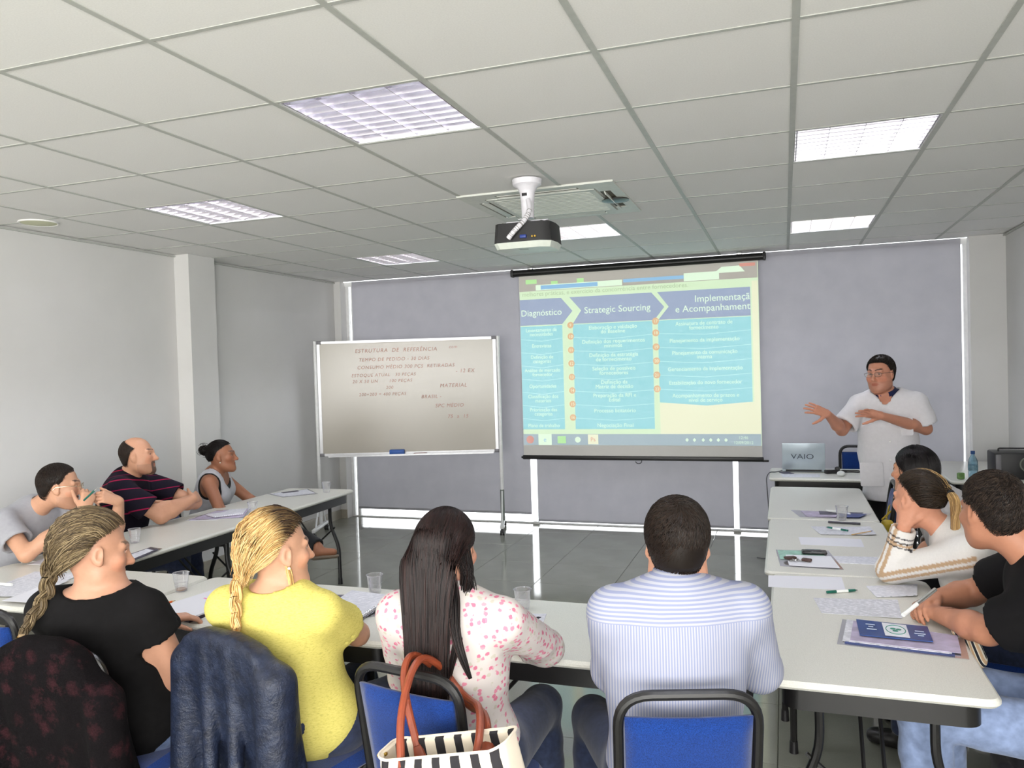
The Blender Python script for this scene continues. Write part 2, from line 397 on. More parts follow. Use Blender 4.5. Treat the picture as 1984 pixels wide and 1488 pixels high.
# air-conditioning cassette
t = thing('air_conditioner', 'square white air-conditioning cassette in the ceiling behind the projector', 'air conditioner', (-1.36, 4.86, CEIL))
h = .475
m_acw = mat('cassette_white', (214, 216, 208), .45)
m_slot = mat('vent_shadow', (96, 90, 76), .7)
fr = J(box(-h, h, -h, -h+.06, -.010, .03), box(-h, h, h-.06, h, -.010, .03), box(-h, -h+.06, -h+.06, h-.06, -.010, .03), box(h-.06, h, -h+.06, h-.06, -.010, .03),
       *[mv(box(-.08, .08, -h+.06, -h+.13, -.010, .02), rz=0, loc=(sx*.335, 0, 0)) for sx in (-1, 1)], *[mv(box(-.08, .08, h-.13, h-.06, -.010, .02), loc=(sx*.335, 0, 0)) for sx in (-1, 1)],
       *[box(sx*(h-.095)-.035, sx*(h-.095)+.035, sy*.30-.045, sy*.30+.045, -.010, .02) for sx in (-1, 1) for sy in (-1, 1)])
obj('panel', fr, m_acw, t)
obj('intake_grille', J(box(-.335, .335, -.335, .335, -.013, .02), *[box(-.30, .30, q-.004, q+.004, -.015, -.013) for q in np.linspace(-.28, .28, 15)]), m_acw, t)
for a in range(4):
    op = a == 1
    obj('vent_slot', mv(box(-.25, .25, -h+.062, -h+.128, -.004, .0), rz=a*PI/2), m_slot, t)
    fl = mv(rbox(.49, .05, .006, .002), (0, 0, 0), R=rotx(.25 if not op else 1.2))
    obj('vent_flap', mv(mv(fl, (0, -h+.10, -.004)), rz=a*PI/2), m_acw, t)
obj('sensor_eye', mv(lathe([(.085, 0), (.085, -.006), (.05, -.014), (.0, -.016)], 16), (.39, .02, -.01), s=1), mat('smoked_plastic', (48, 44, 40), .25), t)
# ceiling loudspeaker at the far left
t = thing('ceiling_speaker', 'round yellowish loudspeaker grille in the ceiling at the left edge', 'ceiling speaker', (-4.56, 3.87, CEIL))
obj('grille', lathe([(.0, -.010), (.09, -.009), (.105, -.006), (.112, .002), (.112, .02), (0, .02)], 28), mat('aged_grille', (206, 208, 176), .6), t)
obj('rim', tube([(.112*math.cos(a), .112*math.sin(a), -.003) for a in np.linspace(0, 2*PI, 28, False)], .006, 6, True), m_ceil, t)
# projector on its ceiling mount
px, py = -1.315, 4.155
t = thing('projector', 'black and white video projector hanging from the ceiling on a white mount', 'projector', (px, py, CEIL))
m_mount = mat('mount_white', (228, 226, 232), .3)
mt = obj('ceiling_mount', lathe([(.0, -.215), (.034, -.215), (.036, -.13), (.042, -.075), (.055, -.05), (.078, -.034), (.082, -.008), (.082, -.006), (0, -.006)], 28), m_mount, t)
obj('slot', mv(box(-.014, .014, -.038, -.030, -.10, -.085), (-.004, -.006, 0)), m_dark, mt)
obj('mount_plate', J(mv(rbox(.24, .05, .006, .002), (0, 0, -.235)), mv(rbox(.05, .2, .006, .002), (0, 0, -.236)), *[mv(tube([(0, 0, 0), (0, 0, -.05)], .006, 6), (sx, sy, -.235)) for sx in (-.1, .1) for sy in (-.02,)]), m_mount, t)
bodyp = [(-.165, -.10), (-.14, -.125), (.10, -.125), (.155, -.09), (.165, .0), (.155, .115), (-.155, .115)]
V, F = prism(bodyp, -.36, -.255); V[V[:, 2] > -.3, :2] *= .95
obj('casing', (V, F), m_dark, t)
V, F = prism(bodyp, -.392, -.36); V[V[:, 2] < -.38, :2] *= A(.93, .86)
ub = obj('underside', (V, F), mat('projector_shell', (216, 222, 212), .35), t)
obj('maker_mark', mv(rbox(.05, .012, .002, .0009), (-.01, -.055, -.3925)), mat('grey_print', (120, 126, 120), .5), t)
obj('lens', mv(lathe([(.0, 0), (.03, 0), (.034, .02), (.026, .035), (.024, .02), (0, .015)], 16), (.07, .115, -.31), R=rotx(-PI/2)), m_chrome, t)
obj('video_plug', mv(rbox(.035, .02, .018, .003), (.012, -.132, -.335)), mat('plug_blue', (38, 62, 140), .4), t)
obj('audio_jack', J(*[mv(lathe([(.005, 0), (.005, .012), (0, .012)], 8), (q, -.125, -.338), R=rotx(PI/2)) for q in (.062, .078)]), mat('jack_yellow', (190, 150, 30), .4), t)
for q in (-.13, .09): obj('foot', mv(lathe([(.009, 0), (.011, .012), (0, .016)], 10), (q, -.05, -.256)), m_dark, t)
cp = [(.012, -.03, -.12), (.03, -.06, -.16), (.038, -.09, -.20), (.02, -.125, -.25), (-.01, -.148, -.285), (-.042, -.155, -.318), (-.066, -.15, -.342)]
cp = arc_path(cp, .03, 4); cb = obj('cable_sleeve', tube(cp, .0135, 10), m_mount, t)
for q in range(6, 20):
    p = np.array(cp[min(int(q*len(cp)/21), len(cp)-2)]); d = nrm(np.array(cp[min(int(q*len(cp)/21)+1, len(cp)-1)])-p)
    obj('spiral_turn', tube([p+d*.002, p+d*.004], .0145, 10), m_slot, cb)
# ================================================================ TABLES
n = NB('table_laminate'); v = n.coords()
c1 = n.ramp(n.noise(v, 260, 3), [(.35, lin((210, 209, 201))), (.6, lin((220, 219, 211)))])
n.ln(c1, n.b.inputs['Base Color']); n.b.inputs['Roughness'].default_value = .32; n.bump(n.noise(v, 700, 2), .05, .0005); m_top = n.m
m_edge = mat('table_edge', (226, 224, 208), .35)
def make_table(label):
    t = thing('folding_table', label, 'table', (0, 0, 0), group='white folding tables')
    V, F = slab(1.245, .618, .045, .704, .73, .009)
    obj('tabletop', (V, F), m_top, t)
    ap = rrect(1.165, .535, .05); inn = rrect(1.135, .505, .04); n = len(ap)
    V = [(x, y, z) for z in (.632, .704) for x, y in ap]+[(x, y, z) for z in (.632, .704) for x, y in inn]
    F = []
    for i in range(n):
        j = (i+1) % n; F += [(i, j, n+j, n+i), (2*n+j, 2*n+i, 3*n+i, 3*n+j), (j, i, 2*n+i, 2*n+j)]
    obj('apron', (V, F), m_black, t)
    for sx in (-1, 1):
        X = sx*.47
        for sy in (-1, 1):
            p = arc_path([(X, sy*.16, .668), (X, sy*.16, .47), (X, sy*.232, .30), (X, sy*.235, .02)], .06, 4)
            l = obj('leg', tube(p, .0145, 10), m_black, t)
            obj('rubber_foot', mv(lathe([(.019, 0), (.018, .012), (.0165, .05), (0, .05)], 12), (X, sy*.235, 0)), m_dark, l)
        obj('crossbar', tube([(X, -.235, .235), (X, .235, .235)], .0125, 8), m_black, t)
        obj('top_bar', tube([(X, -.262, .664), (X, .262, .664)], .0125, 8), m_black, t)
        obj('brace', J(tube([(X, -.03, .30), (X-sx*.33, -.03, .66)], .007, 6), tube([(X, .03, .30), (X-sx*.33, .03, .66)], .007, 6),
                       tube([(X, -.06, .30), (X, .06, .30)], .007, 6), tube([(X, -.2, .45), (X, -.02, .298)], .007, 6), tube([(X, .2, .45), (X, .02, .298)], .007, 6)), m_black, t)
    return t
tb0 = make_table('white folding table between the striped-shirt man and the floral-shirt woman')
TABLES = [((-.695, 2.735), 0, None), ((-1.95, 2.735), 0, 'white folding table in front of the woman in the yellow shirt'),
  ((-3.215, 2.735), 0, 'white folding table in front of the woman in black, at the left corner'),
  ((-3.575, 3.70), 90.5, 'white folding table along the left wall, before the bald man in striped polo'),
  ((-3.595, 4.95), 90.5, 'white folding table at the far end of the left row, nearest the whiteboard'),
  ((.240, 3.055), 90, 'white folding table nearest the camera on the right, with the blue brochure'),
  ((.205, 4.305), 90, 'white folding table in the middle of the right row, with the keys and the phone'),
  ((.195, 5.560), 90, 'white folding table at the far end of the right row, before the laptop desk'),
  ((.490, 6.93), 0, 'white folding table standing crosswise under the silver laptop'),
  ((1.47, 7.24), 90, 'white folding table in the back right corner under the black loudspeaker')]
for k, (p, a, lab) in enumerate(TABLES):
    if k == 0: tb0.location = (*p, 0)
    else: dup(tb0, (*p, 0), math.radians(a), lab)
# ================================================================ CHAIRS
n = NB('chair_fabric_blue'); v = n.coords()
c1 = n.ramp(n.noise(v, 420, 2), [(.35, lin((9, 37, 92))), (.65, lin((16, 56, 126)))])
n.ln(c1, n.b.inputs['Base Color']); n.b.inputs['Roughness'].default_value = .9; n.b.inputs['Specular IOR Level'].default_value = .2
n.b.inputs['Sheen Weight'].default_value = .25; n.bump(n.noise(v, 900, 2), .3, .001); m_blue = n.m
def make_chair(label):
    t = thing('stacking_chair', label, 'chair', (0, 0, 0), group='blue upholstered black framed chairs')
    V, F = slab(.40, .41, .07, .405, .452, .018); V[V[:, 2] > .44, 2] += .008
    obj('seat', mv((V, F), (0, 0, 0)), m_blue, t)
    # back pad: upholstered plate, gently curved round the sitter
    w, z0, z1 = .150, .50, .815; nx, nz = 10, 8; V = []; F = []
    def pt(u, q, s):
        x = w*u*(1+.04*q); z = z0+(z1-z0)*q; e = max(0, 1-max(abs(u), abs(2*q-1))**8)
        return (x, -.205-.055*q-.012*(1-u*u)+s*(.006+.013*e**.5), z)
    for s in (-1, 1):
        for j in range(nz+1):
            for i in range(nx+1): V.append(pt(-1+2*i/nx, j/nz, s))
    q = (nx+1)*(nz+1)
    for j in range(nz):
        for i in range(nx):
            a = j*(nx+1)+i; F.append((a, a+nx+1, a+nx+2, a+1) if False else (a, a+1, a+nx+2, a+nx+1)); F.append((q+a, q+a+nx+1, q+a+nx+2, q+a+1))
    rim = [i for i in range(nx+1)]+[(j)*(nx+1)+nx for j in range(1, nz+1)]+[nz*(nx+1)+i for i in range(nx-1, -1, -1)]+[j*(nx+1) for j in range(nz-1, 0, -1)]
    F += [(rim[(k+1) % len(rim)], rim[k], q+rim[k], q+rim[(k+1) % len(rim)]) for k in range(len(rim))]
    obj('back_pad', (V, F), m_blue, t, smooth=True)
    bp = arc_path([(-.168, -.198, .45), (-.172, -.262, .868), (.172, -.262, .868), (.168, -.198, .45)], .085, 7)
    obj('back_frame', tube(bp, .0135, 10, up=(0, 1, 0)), m_black, t)
    for s in (-1, 1):
        obj('leg', tube(arc_path([(s*.168, -.198, .47), (s*.18, -.19, .40), (s*.205, -.265, .012)], .05, 4), .0115, 8), m_black, t)
        obj('leg', tube(arc_path([(s*.175, .15, .43), (s*.185, .185, .41), (s*.20, .215, .012)], .03, 4), .0115, 8), m_black, t)
        obj('side_rail', tube([(s*.178, -.19, .415), (s*.18, .18, .415)], .0105, 8), m_black, t)
        for yy in (-.265, .215): obj('foot_cap', mv(lathe([(.016, 0), (.0145, .03), (0, .03)], 10), (s*(.205 if yy < 0 else .2), yy, 0)), m_dark, t)
    obj('seat_bar', J(tube([(-.178, -.15, .415), (.178, -.15, .415)], .0105, 8), tube([(-.178, .14, .415), (.178, .14, .415)], .0105, 8)), m_black, t)
    return t
CHAIRS = {  # name: (x, y, yaw deg ccw from +y, label)
 'P7': (-.315, 2.185, 17, 'blue chair under the man in the striped shirt'),
 'P6': (-.935, 2.145, -10.6, 'blue chair with a striped handbag hung over its back'),
 'P5': (-1.505, 2.20, -15, 'blue chair with a navy jacket draped over its back'),
 'P4': (-2.10, 2.03, 2, 'blue chair with a dark floral cardigan draped over its back'),
 'E1': (-2.77, 2.27, 4, 'empty blue chair at the left edge of the photo'),
 'P1': (-4.22, 3.32, -80, 'blue chair under the man in the grey shirt'),
 'P2': (-4.20, 4.02, -62, 'blue chair under the bald man in the striped polo'),
 'P3': (-4.22, 4.90, -62, 'blue chair under the woman with the hair bun'),
 'P8': (.98, 2.86, 75, 'blue chair under the man in the black shirt on the right'),
 'P9': (.90, 3.66, 75, 'blue chair under the woman in the white sweater'),
 'P10': (.90, 4.45, 80, 'blue chair under the black-haired woman on the right'),
 'E2': (.385, 5.52, 88, 'blue chair beside the presenter, with a yellow strap over its back'),
 'E3': (.60, 7.50, 172, 'blue chair behind the laptop desk, against the blind')}
ch0 = None
CH = {}
for k, (x, y, a, lab) in CHAIRS.items():
    if ch0 is None: ch0 = make_chair(lab); o = ch0; o.location = (x, y, 0); o.rotation_euler = (0, 0, math.radians(a))
    else: o = dup(ch0, (x, y, 0), math.radians(a), lab)
    CH[k] = o
# ================================================================ SCULPTING: signed-distance solids turned into meshes
def fr_ell(c, R, rad): return ('e', np.asarray(c, float), np.asarray(R, float), np.asarray(rad, float))
class Fld:
    BIG = .12
    def __init__(s, lo, hi, h, pad=2):
        s.h = h; s.lo = np.asarray(lo, float)-pad*h; n = np.ceil((np.asarray(hi)-np.asarray(lo))/h).astype(int)+2*pad+1
        s.n = n; s.F = np.full(n, s.BIG, np.float32)
        s.ax = [(s.lo[i]+h*np.arange(n[i])).astype(np.float32) for i in range(3)]
    def win(s, blo, bhi):
        i0 = np.clip(np.floor((np.asarray(blo)-s.lo)/s.h).astype(int), 0, s.n); i1 = np.clip(np.ceil((np.asarray(bhi)-s.lo)/s.h).astype(int)+1, 0, s.n)
        if np.any(i1 <= i0): return None
        sl = tuple(slice(a, b) for a, b in zip(i0, i1))
        return sl, s.ax[0][sl[0]][:, None, None], s.ax[1][sl[1]][None, :, None], s.ax[2][sl[2]][None, None, :]
    def comb(s, sl, d, k, op):
        F = s.F[sl]
        if op == 'u':
            if k > 0:
                h = np.maximum(k-np.abs(F-d), 0)/k; s.F[sl] = np.minimum(F, d)-h*h*k*.25
            else: s.F[sl] = np.minimum(F, d)
        else:                                   # subtract / intersect with complement
            d = -d
            if k > 0:
                h = np.maximum(k-np.abs(F-d), 0)/k; s.F[sl] = np.maximum(F, d)+h*h*k*.25
            else: s.F[sl] = np.maximum(F, d)
    def cone(s, a, b, ra, rb, k=.02, g=0, op='u', flat=0):
        a = np.asarray(a, float); b = np.asarray(b, float); ra += g; rb += g; m = max(ra, rb)+k+.02
        w = s.win(np.minimum(a, b)-m, np.maximum(a, b)+m)
        if w is None: return
        sl, x, y, z = w; ba = b-a; L = float(ba@ba)
        dx, dy, dz = x-a[0], y-a[1], z-a[2]; tt = (dx*ba[0]+dy*ba[1]+dz*ba[2])/L; t = np.clip(tt, 0, 1)
        d = np.sqrt((dx-t*ba[0])**2+(dy-t*ba[1])**2+(dz-t*ba[2])**2)-(ra+(rb-ra)*t)
        if flat: d = np.maximum(d, (tt-1)*math.sqrt(L))
        if flat == 2: d = np.maximum(d, -tt*math.sqrt(L))
        s.comb(sl, d, k, op)
    def ell(s, c, R, rad, k=.03, g=0, op='u'):
        c = np.asarray(c, float); rad = np.asarray(rad, float)+g; R = np.asarray(R, float)
        m = max(rad)+k+.02; w = s.win(c-m, c+m)
        if w is None: return
        sl, x, y, z = w; dx, dy, dz = x-c[0], y-c[1], z-c[2]; k0 = 0; k1 = 0
        for i in range(3):
            q = dx*R[i][0]+dy*R[i][1]+dz*R[i][2]; k0 = k0+(q/rad[i])**2; k1 = k1+(q/rad[i]**2)**2
        k0 = np.sqrt(k0); d = k0*(k0-1)/np.maximum(np.sqrt(k1), 1e-6)
        s.comb(sl, d, k, op)
    def fn(s, lo, hi, f, k=0, op='u'):
        w = s.win(lo, hi)
        if w is None: return
        sl, x, y, z = w; s.comb(sl, f(x, y, z).astype(np.float32), k, op)
    def plane(s, p, nrm_, k=0):                 # keep the side the normal points away from
        p = np.asarray(p, float); n = nrm(nrm_)
        x, y, z = s.ax[0][:, None, None], s.ax[1][None, :, None], s.ax[2][None, None, :]
        d = (x-p[0])*n[0]+(y-p[1])*n[1]+(z-p[2])*n[2]
        s.comb((slice(None),)*3, -d, k, 's')
    def run(s, prims, g=0):
        for p in prims:
            if p[0] == 'c': s.cone(p[1], p[2], p[3], p[4], p[5], g, p[6] if len(p) > 6 else 'u')
            else: s.ell(p[1], p[2], p[3], p[4], g, p[5] if len(p) > 5 else 'u')
        return s
    def nets(s):
        F = s.F; S = F < 0; a = [slice(None, -1), slice(1, None)]
        cnt = np.zeros(np.array(F.shape)-1, np.int8)
        for i in (0, 1):
            for j in (0, 1):
                for k in (0, 1): cnt += S[a[i], a[j], a[k]]
        act = (cnt > 0) & (cnt < 8); ijk = np.argwhere(act); N = len(ijk)
        if N == 0: return np.zeros((0, 3)), np.zeros((0, 4), int)
        idx = np.full(cnt.shape, -1, np.int64); idx[act] = np.arange(N)
        acc = np.zeros((N, 3)); num = np.zeros(N)
        C = [(i, j, k) for i in (0, 1) for j in (0, 1) for k in (0, 1)]
        fv = {c: F[ijk[:, 0]+c[0], ijk[:, 1]+c[1], ijk[:, 2]+c[2]] for c in C}
        for c in C:
            for ax in range(3):
                if c[ax]: continue
                e = list(c); e[ax] = 1; e = tuple(e); f0, f1 = fv[c], fv[e]; m = (f0 < 0) != (f1 < 0)
                t = np.where(m, f0/np.where(f0 == f1, 1, f0-f1), 0)
                p = np.array(c, float)[None].repeat(N, 0); p[:, ax] += t; acc[m] += p[m]; num[m] += 1
        V = (ijk+acc/num[:, None])*s.h+s.lo; Q = []
        for ax in range(3):
            b, c = (ax+1) % 3, (ax+2) % 3
            s0 = [slice(None)]*3; s1 = [slice(None)]*3; s0[ax] = slice(None, -1); s1[ax] = slice(1, None)
            for q in (b, c): s0[q] = slice(1, -1); s1[q] = slice(1, -1)
            A0, A1 = S[tuple(s0)], S[tuple(s1)]
            for m, flip in ((A0 & ~A1, 0), (~A0 & A1, 1)):
                e = np.argwhere(m)
                if not len(e): continue
                e[:, b] += 1; e[:, c] += 1
                def at(db, dc):
                    p = e.copy(); p[:, b] -= db; p[:, c] -= dc; return idx[p[:, 0], p[:, 1], p[:, 2]]
                q = [at(1, 1), at(0, 1), at(0, 0), at(1, 0)]
                Q.append(np.stack(q[::-1] if flip else q, 1))
        return V, np.concatenate(Q)
def joinq(ms):
    V, F, o = [], [], 0
    for v, f in ms: V.append(v); F.append(f+o); o += len(v)
    return np.concatenate(V), np.concatenate(F)
def vnormals(V, F):
    n = np.cross(V[F[:, 2]]-V[F[:, 0]], V[F[:, 3]]-V[F[:, 1]]); N = np.zeros_like(V)
    for i in range(4): np.add.at(N, F[:, i], n)
    return N/(np.linalg.norm(N, axis=1)[:, None]+1e-12)
def wob(P, seed, freq, n=7, aniso=(1, 1, 1)):
    r = np.random.RandomState(seed); s = 0; P = P*np.array(aniso)
    w = P+.25/freq*np.sin(P[:, [1, 2, 0]]*freq*1.7+r.rand(3)*6)
    for i in range(n):
        k = r.randn(3); k *= freq*(.6+.9*r.rand())/np.linalg.norm(k); s = s+np.sin(w@k*1.0+r.rand()*6.3)
    return s/n
def wrinkle(m, seed, amp=.004, freq=22, aniso=(1, 1, 1), ridge=True):
    V, F = m; N = vnormals(V, F); d = wob(V, seed, freq, 6, aniso)
    if ridge: d = 1-2*np.abs(d)**.7
    d = .7*d+.4*wob(V, seed+9, freq*.4, 5, aniso); return V+N*(d*amp)[:, None], F
def smooth_mesh(m, it=2):
    V, F = m; V = V.copy(); deg = np.zeros(len(V))
    for a, b in ((0, 1), (1, 2), (2, 3), (3, 0)): np.add.at(deg, F[:, a], 1); np.add.at(deg, F[:, b], 1)
    for _ in range(it):
        s = np.zeros_like(V)
        for a, b in ((0, 1), (1, 2), (2, 3), (3, 0)): np.add.at(s, F[:, a], V[F[:, b]]); np.add.at(s, F[:, b], V[F[:, a]])
        V = .5*V+.5*s/np.maximum(deg, 1)[:, None]
    return V, F
# ---------------------------------------------------------------- hair
def strands(P, rad, cols, taper=.5, n=3):
    """P: (count, steps, 3) strand paths -> one mesh of thin tubes with per-strand colour"""
    P = np.asarray(P, float); C, S_, _ = P.shape
    T = np.gradient(P, axis=1); T /= np.linalg.norm(T, axis=2, keepdims=True)+1e-12
    ref = np.where(np.abs(T[..., 2:3]) < .85, A(0, 0, 1), A(1, 0, 0)); u = np.cross(T, ref); u /= np.linalg.norm(u, axis=2, keepdims=True)+1e-12
    w = np.cross(T, u); rr = rad*np.interp(np.linspace(0, 1, S_), [0, .15, .7, 1], [.6, 1, 1, taper])[None, :, None]
    if np.ndim(rad): rr = np.asarray(rad)[:, None, None]*np.interp(np.linspace(0, 1, S_), [0, .15, .7, 1], [.6, 1, 1, taper])[None, :, None]
    V = np.stack([P+rr*(math.cos(a)*u+math.sin(a)*w) for a in np.arange(n)*2*PI/n], 2)   # C,S,n,3
    base = (np.arange(C)*S_*n)[:, None, None]; i = np.arange(S_-1)[None, :, None]; k = np.arange(n)[None, None, :]
    a = base+i*n+k; b = base+i*n+(k+1) % n; F = np.stack([a, b, b+n, a+n], -1).reshape(-1, 4)
    cols = np.asarray(cols, float)
    if cols.ndim == 2: cols = cols[:, None, :].repeat(S_, 1)
    return V.reshape(-1, 3), F, cols[:, :, None, :].repeat(n, 2).reshape(-1, 3)
class Head:
    """head frame: x = the person's right, y = forward, z = up; origin between the ears"""
    def __init__(s, c, yaw, pitch=0, roll=0, sc=1.0):
        s.c = np.asarray(c, float); s.s = sc
        R = rotz(math.radians(yaw)) @ rotx(-math.radians(pitch)) @ roty(math.radians(roll)); s.R = R
    def w(s, p): return s.c+(np.asarray(p, float)*s.s) @ s.R.T
    def l(s, P): return ((P-s.c) @ s.R)/s.s
    def d(s, v): return np.asarray(v, float) @ s.R.T
CR_C, CR_R = A(0, -.014, .030), A(.0775, .0985, .0915)
def head_prims(H, fem=False, fat=0., nose=1.):
    q = H.s; B = []
    def E(c, rad, k=.03, op='u'): B.append(('e', H.w(c), H.R.T, np.asarray(rad, float)*q, k*q, op))
    def C(a, b, ra, rb, k=.02, op='u'): B.append(('c', H.w(a), H.w(b), ra*q, rb*q, k*q, op))
    E(CR_C, CR_R)
    jw = .056+(.008 if not fem else 0)+fat*.01
    E((0, .030, -.045), (jw+.004, .062, .070), .04); E((0, .052, -.088), (jw*.66, .036, .030), .035)
    C((-jw*.72, .012, -.072), (-.016, .074, -.104), .020, .017, .03); C((jw*.72, .012, -.072), (.016, .074, -.104), .020, .017, .03)
    E((0, .078, -.104), (.020, .015, .016), .02)
    for sx in (-1, 1):
        E((sx*.040, .064, -.022), (.026, .022, .020), .025)
        C((sx*.012, .088, .026), (sx*.044, .074, .026), .010, .009, .018)
    for sx in (-1, 1): E((sx*.031, .1005, .006), (.016, .0110, .0100), .010, 's')
    nl = .108+.006*nose
    C((0, .088, .016), (0, nl-.004, -.026), .0085, .0115, .016); E((0, nl, -.031), (.0125, .011, .0095), .012)
    for sx in (-1, 1): E((sx*.012, .097, -.034), (.0085, .010, .0075), .008)
    C((-.018, .087, -.0605), (.018, .087, -.0605), .0055, .0055, .010); E((0, .092, -.058), (.016, .007, .005), .006); E((0, .091, -.069), (.017, .0075, .0062), .006)
    C((-.020, .096, -.0638), (.020, .096, -.0638), .0016, .0016, .004, 's')
    for sx in (-1, 1):
        Re = H.R @ rotz(sx*-.35) @ roty(0)
        B.append(('e', H.w((sx*.079, -.006, -.004)), Re.T, A(.009, .020, .031)*q, .008*q, 'u'))
        B.append(('e', H.w((sx*.086, -.001, -.001)), Re.T, A(.006, .011, .019)*q, .006*q, 's'))
        B.append(('e', H.w((sx*.078, .004, -.028)), Re.T, A(.008, .010, .012)*q, .008*q, 'u'))
    return B
def hmargin(D, line):
    """how far inside the hairline a direction lies; line = heights for y from face to nape"""
    return D[:, 2]-np.interp(-D[:, 1], [-1, -.62, -.45, -.36, -.22, 0, .2, .45, 1], line)
LINE_M = (.62, .50, .32, .06, -.14, -.16, -.42, -.68, -.74)
LINE_F = (.66, .52, .28, .04, -.06, -.10, -.32, -.56, -.62)
LINE_G = (.66, .55, .45, .36, .28, .10, -.26, -.56, -.62)   # hair pulled back clear of the ears
def sph(n, seed=3):
    i = np.arange(n)+.5; ph = np.arccos(1-2*i/n); th = PI*(1+5**.5)*i
    return np.stack([np.cos(th)*np.sin(ph), np.sin(th)*np.sin(ph), np.cos(ph)], 1)
def nape(D):
    """hair on the nape reaches below the skull's ellipsoid"""
    k = np.clip((-.25-D[:, 2])/.45, 0, 1)*np.clip(-D[:, 1]*2.2+.25, 0, 1); return np.stack([0*k, .004*k, -.036*k], 1)
def cap_mesh(H, line, th, col, excl=None, nu=56, nv=40, bulge=None):
    V = []; m = []
    for j in range(nv+1):
        ph = PI*(j+.0)/nv
        for i in range(nu): a = 2*PI*i/nu; V.append((math.sin(ph)*math.cos(a), math.sin(ph)*math.sin(a), math.cos(ph)))
    D = np.array(V); mg = hmargin(D, line)
    if excl is not None: mg = np.minimum(mg, excl(D))
    t = np.clip((mg+.02)/.16, 0, 1)**.7; L = D*(CR_R+(-.011+(th+.011)*t)[:, None])+CR_C+nape(D)*t[:, None]
    if bulge is not None: L = L+bulge(D)*t[:, None]
    F = []
    for j in range(nv):
        for i in range(nu):
            q = (j*nu+i, (j+1)*nu+i, (j+1)*nu+(i+1) % nu, j*nu+(i+1) % nu)
            if max(mg[k] for k in q) > -.03: F.append(q)
    return H.w(L), np.array(F), np.broadcast_to(np.asarray(col, float), (len(L), 3))
def hcols(pal, n, seed=1, jit=.18):
    r = np.random.RandomState(seed); pal = [np.array(lin(c)) for c in pal]
    c = np.array([pal[i] for i in r.randint(0, len(pal), n)]); return c*(1-jit+2*jit*r.rand(n, 1))
def hair_obj(parent, parts, m, label=None, name='hair'):
    V, F, C = [], [], []; o = 0
    for v, f, c in parts: V.append(v); F.append(f+o); C.append(c); o += len(v)
    return obj(name, (np.concatenate(V), np.concatenate(F)), m, parent, world=True, cols=np.concatenate(C), label=label, kind='stuff', smooth=True)
def short_hair(H, line, n, L, th, pal, seed=1, excl=None, swirl=True, lift=.35, rad=.0011, down=.25):
    r = np.random.RandomState(seed); D = sph(n*2); D = D[np.random.RandomState(1).permutation(len(D))]
    mg = hmargin(D, line)
    if excl is not None: mg = np.minimum(mg, excl(D))
    ok = mg > .0; D = D[ok][:n]; mg = mg[ok][:n]; N = len(D)
    cw = nrm((.10, -.55, .80)); t = D-cw; t -= D*(t*D).sum(1)[:, None]; t += A(0, 0, -down)
    if swirl: t += .35*np.cross(D, np.broadcast_to(cw, D.shape))
    t += .25*r.randn(N, 3); t -= D*(t*D).sum(1)[:, None]; t /= np.linalg.norm(t, axis=1)[:, None]+1e-9
    S_ = 5; u = np.linspace(0, 1, S_)[None, :, None]; tt = np.clip(mg/.2, .25, 1)[:, None, None]
    ln = L*(.6+.6*r.rand(N, 1, 1))*tt
    base = (CR_R*D+nape(D))[:, None]; nn = D[:, None]
    P = CR_C+base+nn*(th*.6*tt)+t[:, None]*ln*u+nn*(lift*ln*u*(1-.75*u)-.5*(ln*u)**2/.09*.9)
    cap = cap_mesh(H, line, th*.75, np.array(lin(pal[0]))*.75, excl)
    s = strands(H.w(P), rad, hcols(pal, N, seed))
    return [cap, s]
def gather_hair(H, line, n, g, th, pal, seed=1, colfn=None, spread=.012, bulge=.0, rad=.0012, steps=12, end=.96):
    """hair combed over the skull from the hairline to a tie at g (head frame)"""
    r = np.random.RandomState(seed); D = sph(n*2); D = D[r.permutation(len(D))]; D = D[hmargin(D, line) > -.01][:n]; N = len(D)
    g = np.asarray(g, float); R = CR_R+th; root = CR_C+D*(CR_R+th*.4)
    over = np.stack([np.sign(D[:, 0])*.035*np.clip(np.abs(D[:, 0])*3, 0, 1), 0*D[:, 0], .085+0*D[:, 0]], 1)*np.clip(D[:, 1]+.35, 0, 1)[:, None]
    ge = g+spread*r.randn(N, 3)*A(1, .6, 1); u = np.linspace(0, end, steps)
    qg = np.sqrt((((ge-CR_C)/R)**2).sum(1)); P = []
    for x in u:
        p = root*(1-x)+ge*x+over*math.sin(PI*min(x*1.15, 1)); q = np.sqrt((((p-CR_C)/R)**2).sum(1)); tgt = (1-x**3)*(1+bulge*math.sin(PI*x))+x**3*np.maximum(qg, 1)
        P.append(CR_C+(p-CR_C)*(tgt/np.maximum(q, .2))[:, None])
    P = np.stack(P, 1); lay = (r.rand(N)-.5)*.006; P = P+(P-CR_C)/np.linalg.norm(P-CR_C, axis=2, keepdims=True)*lay[:, None, None]
    C = hcols(pal, N, seed)
    if colfn is not None: C = colfn(P, C, D)
    return strands(H.w(P), rad, C)
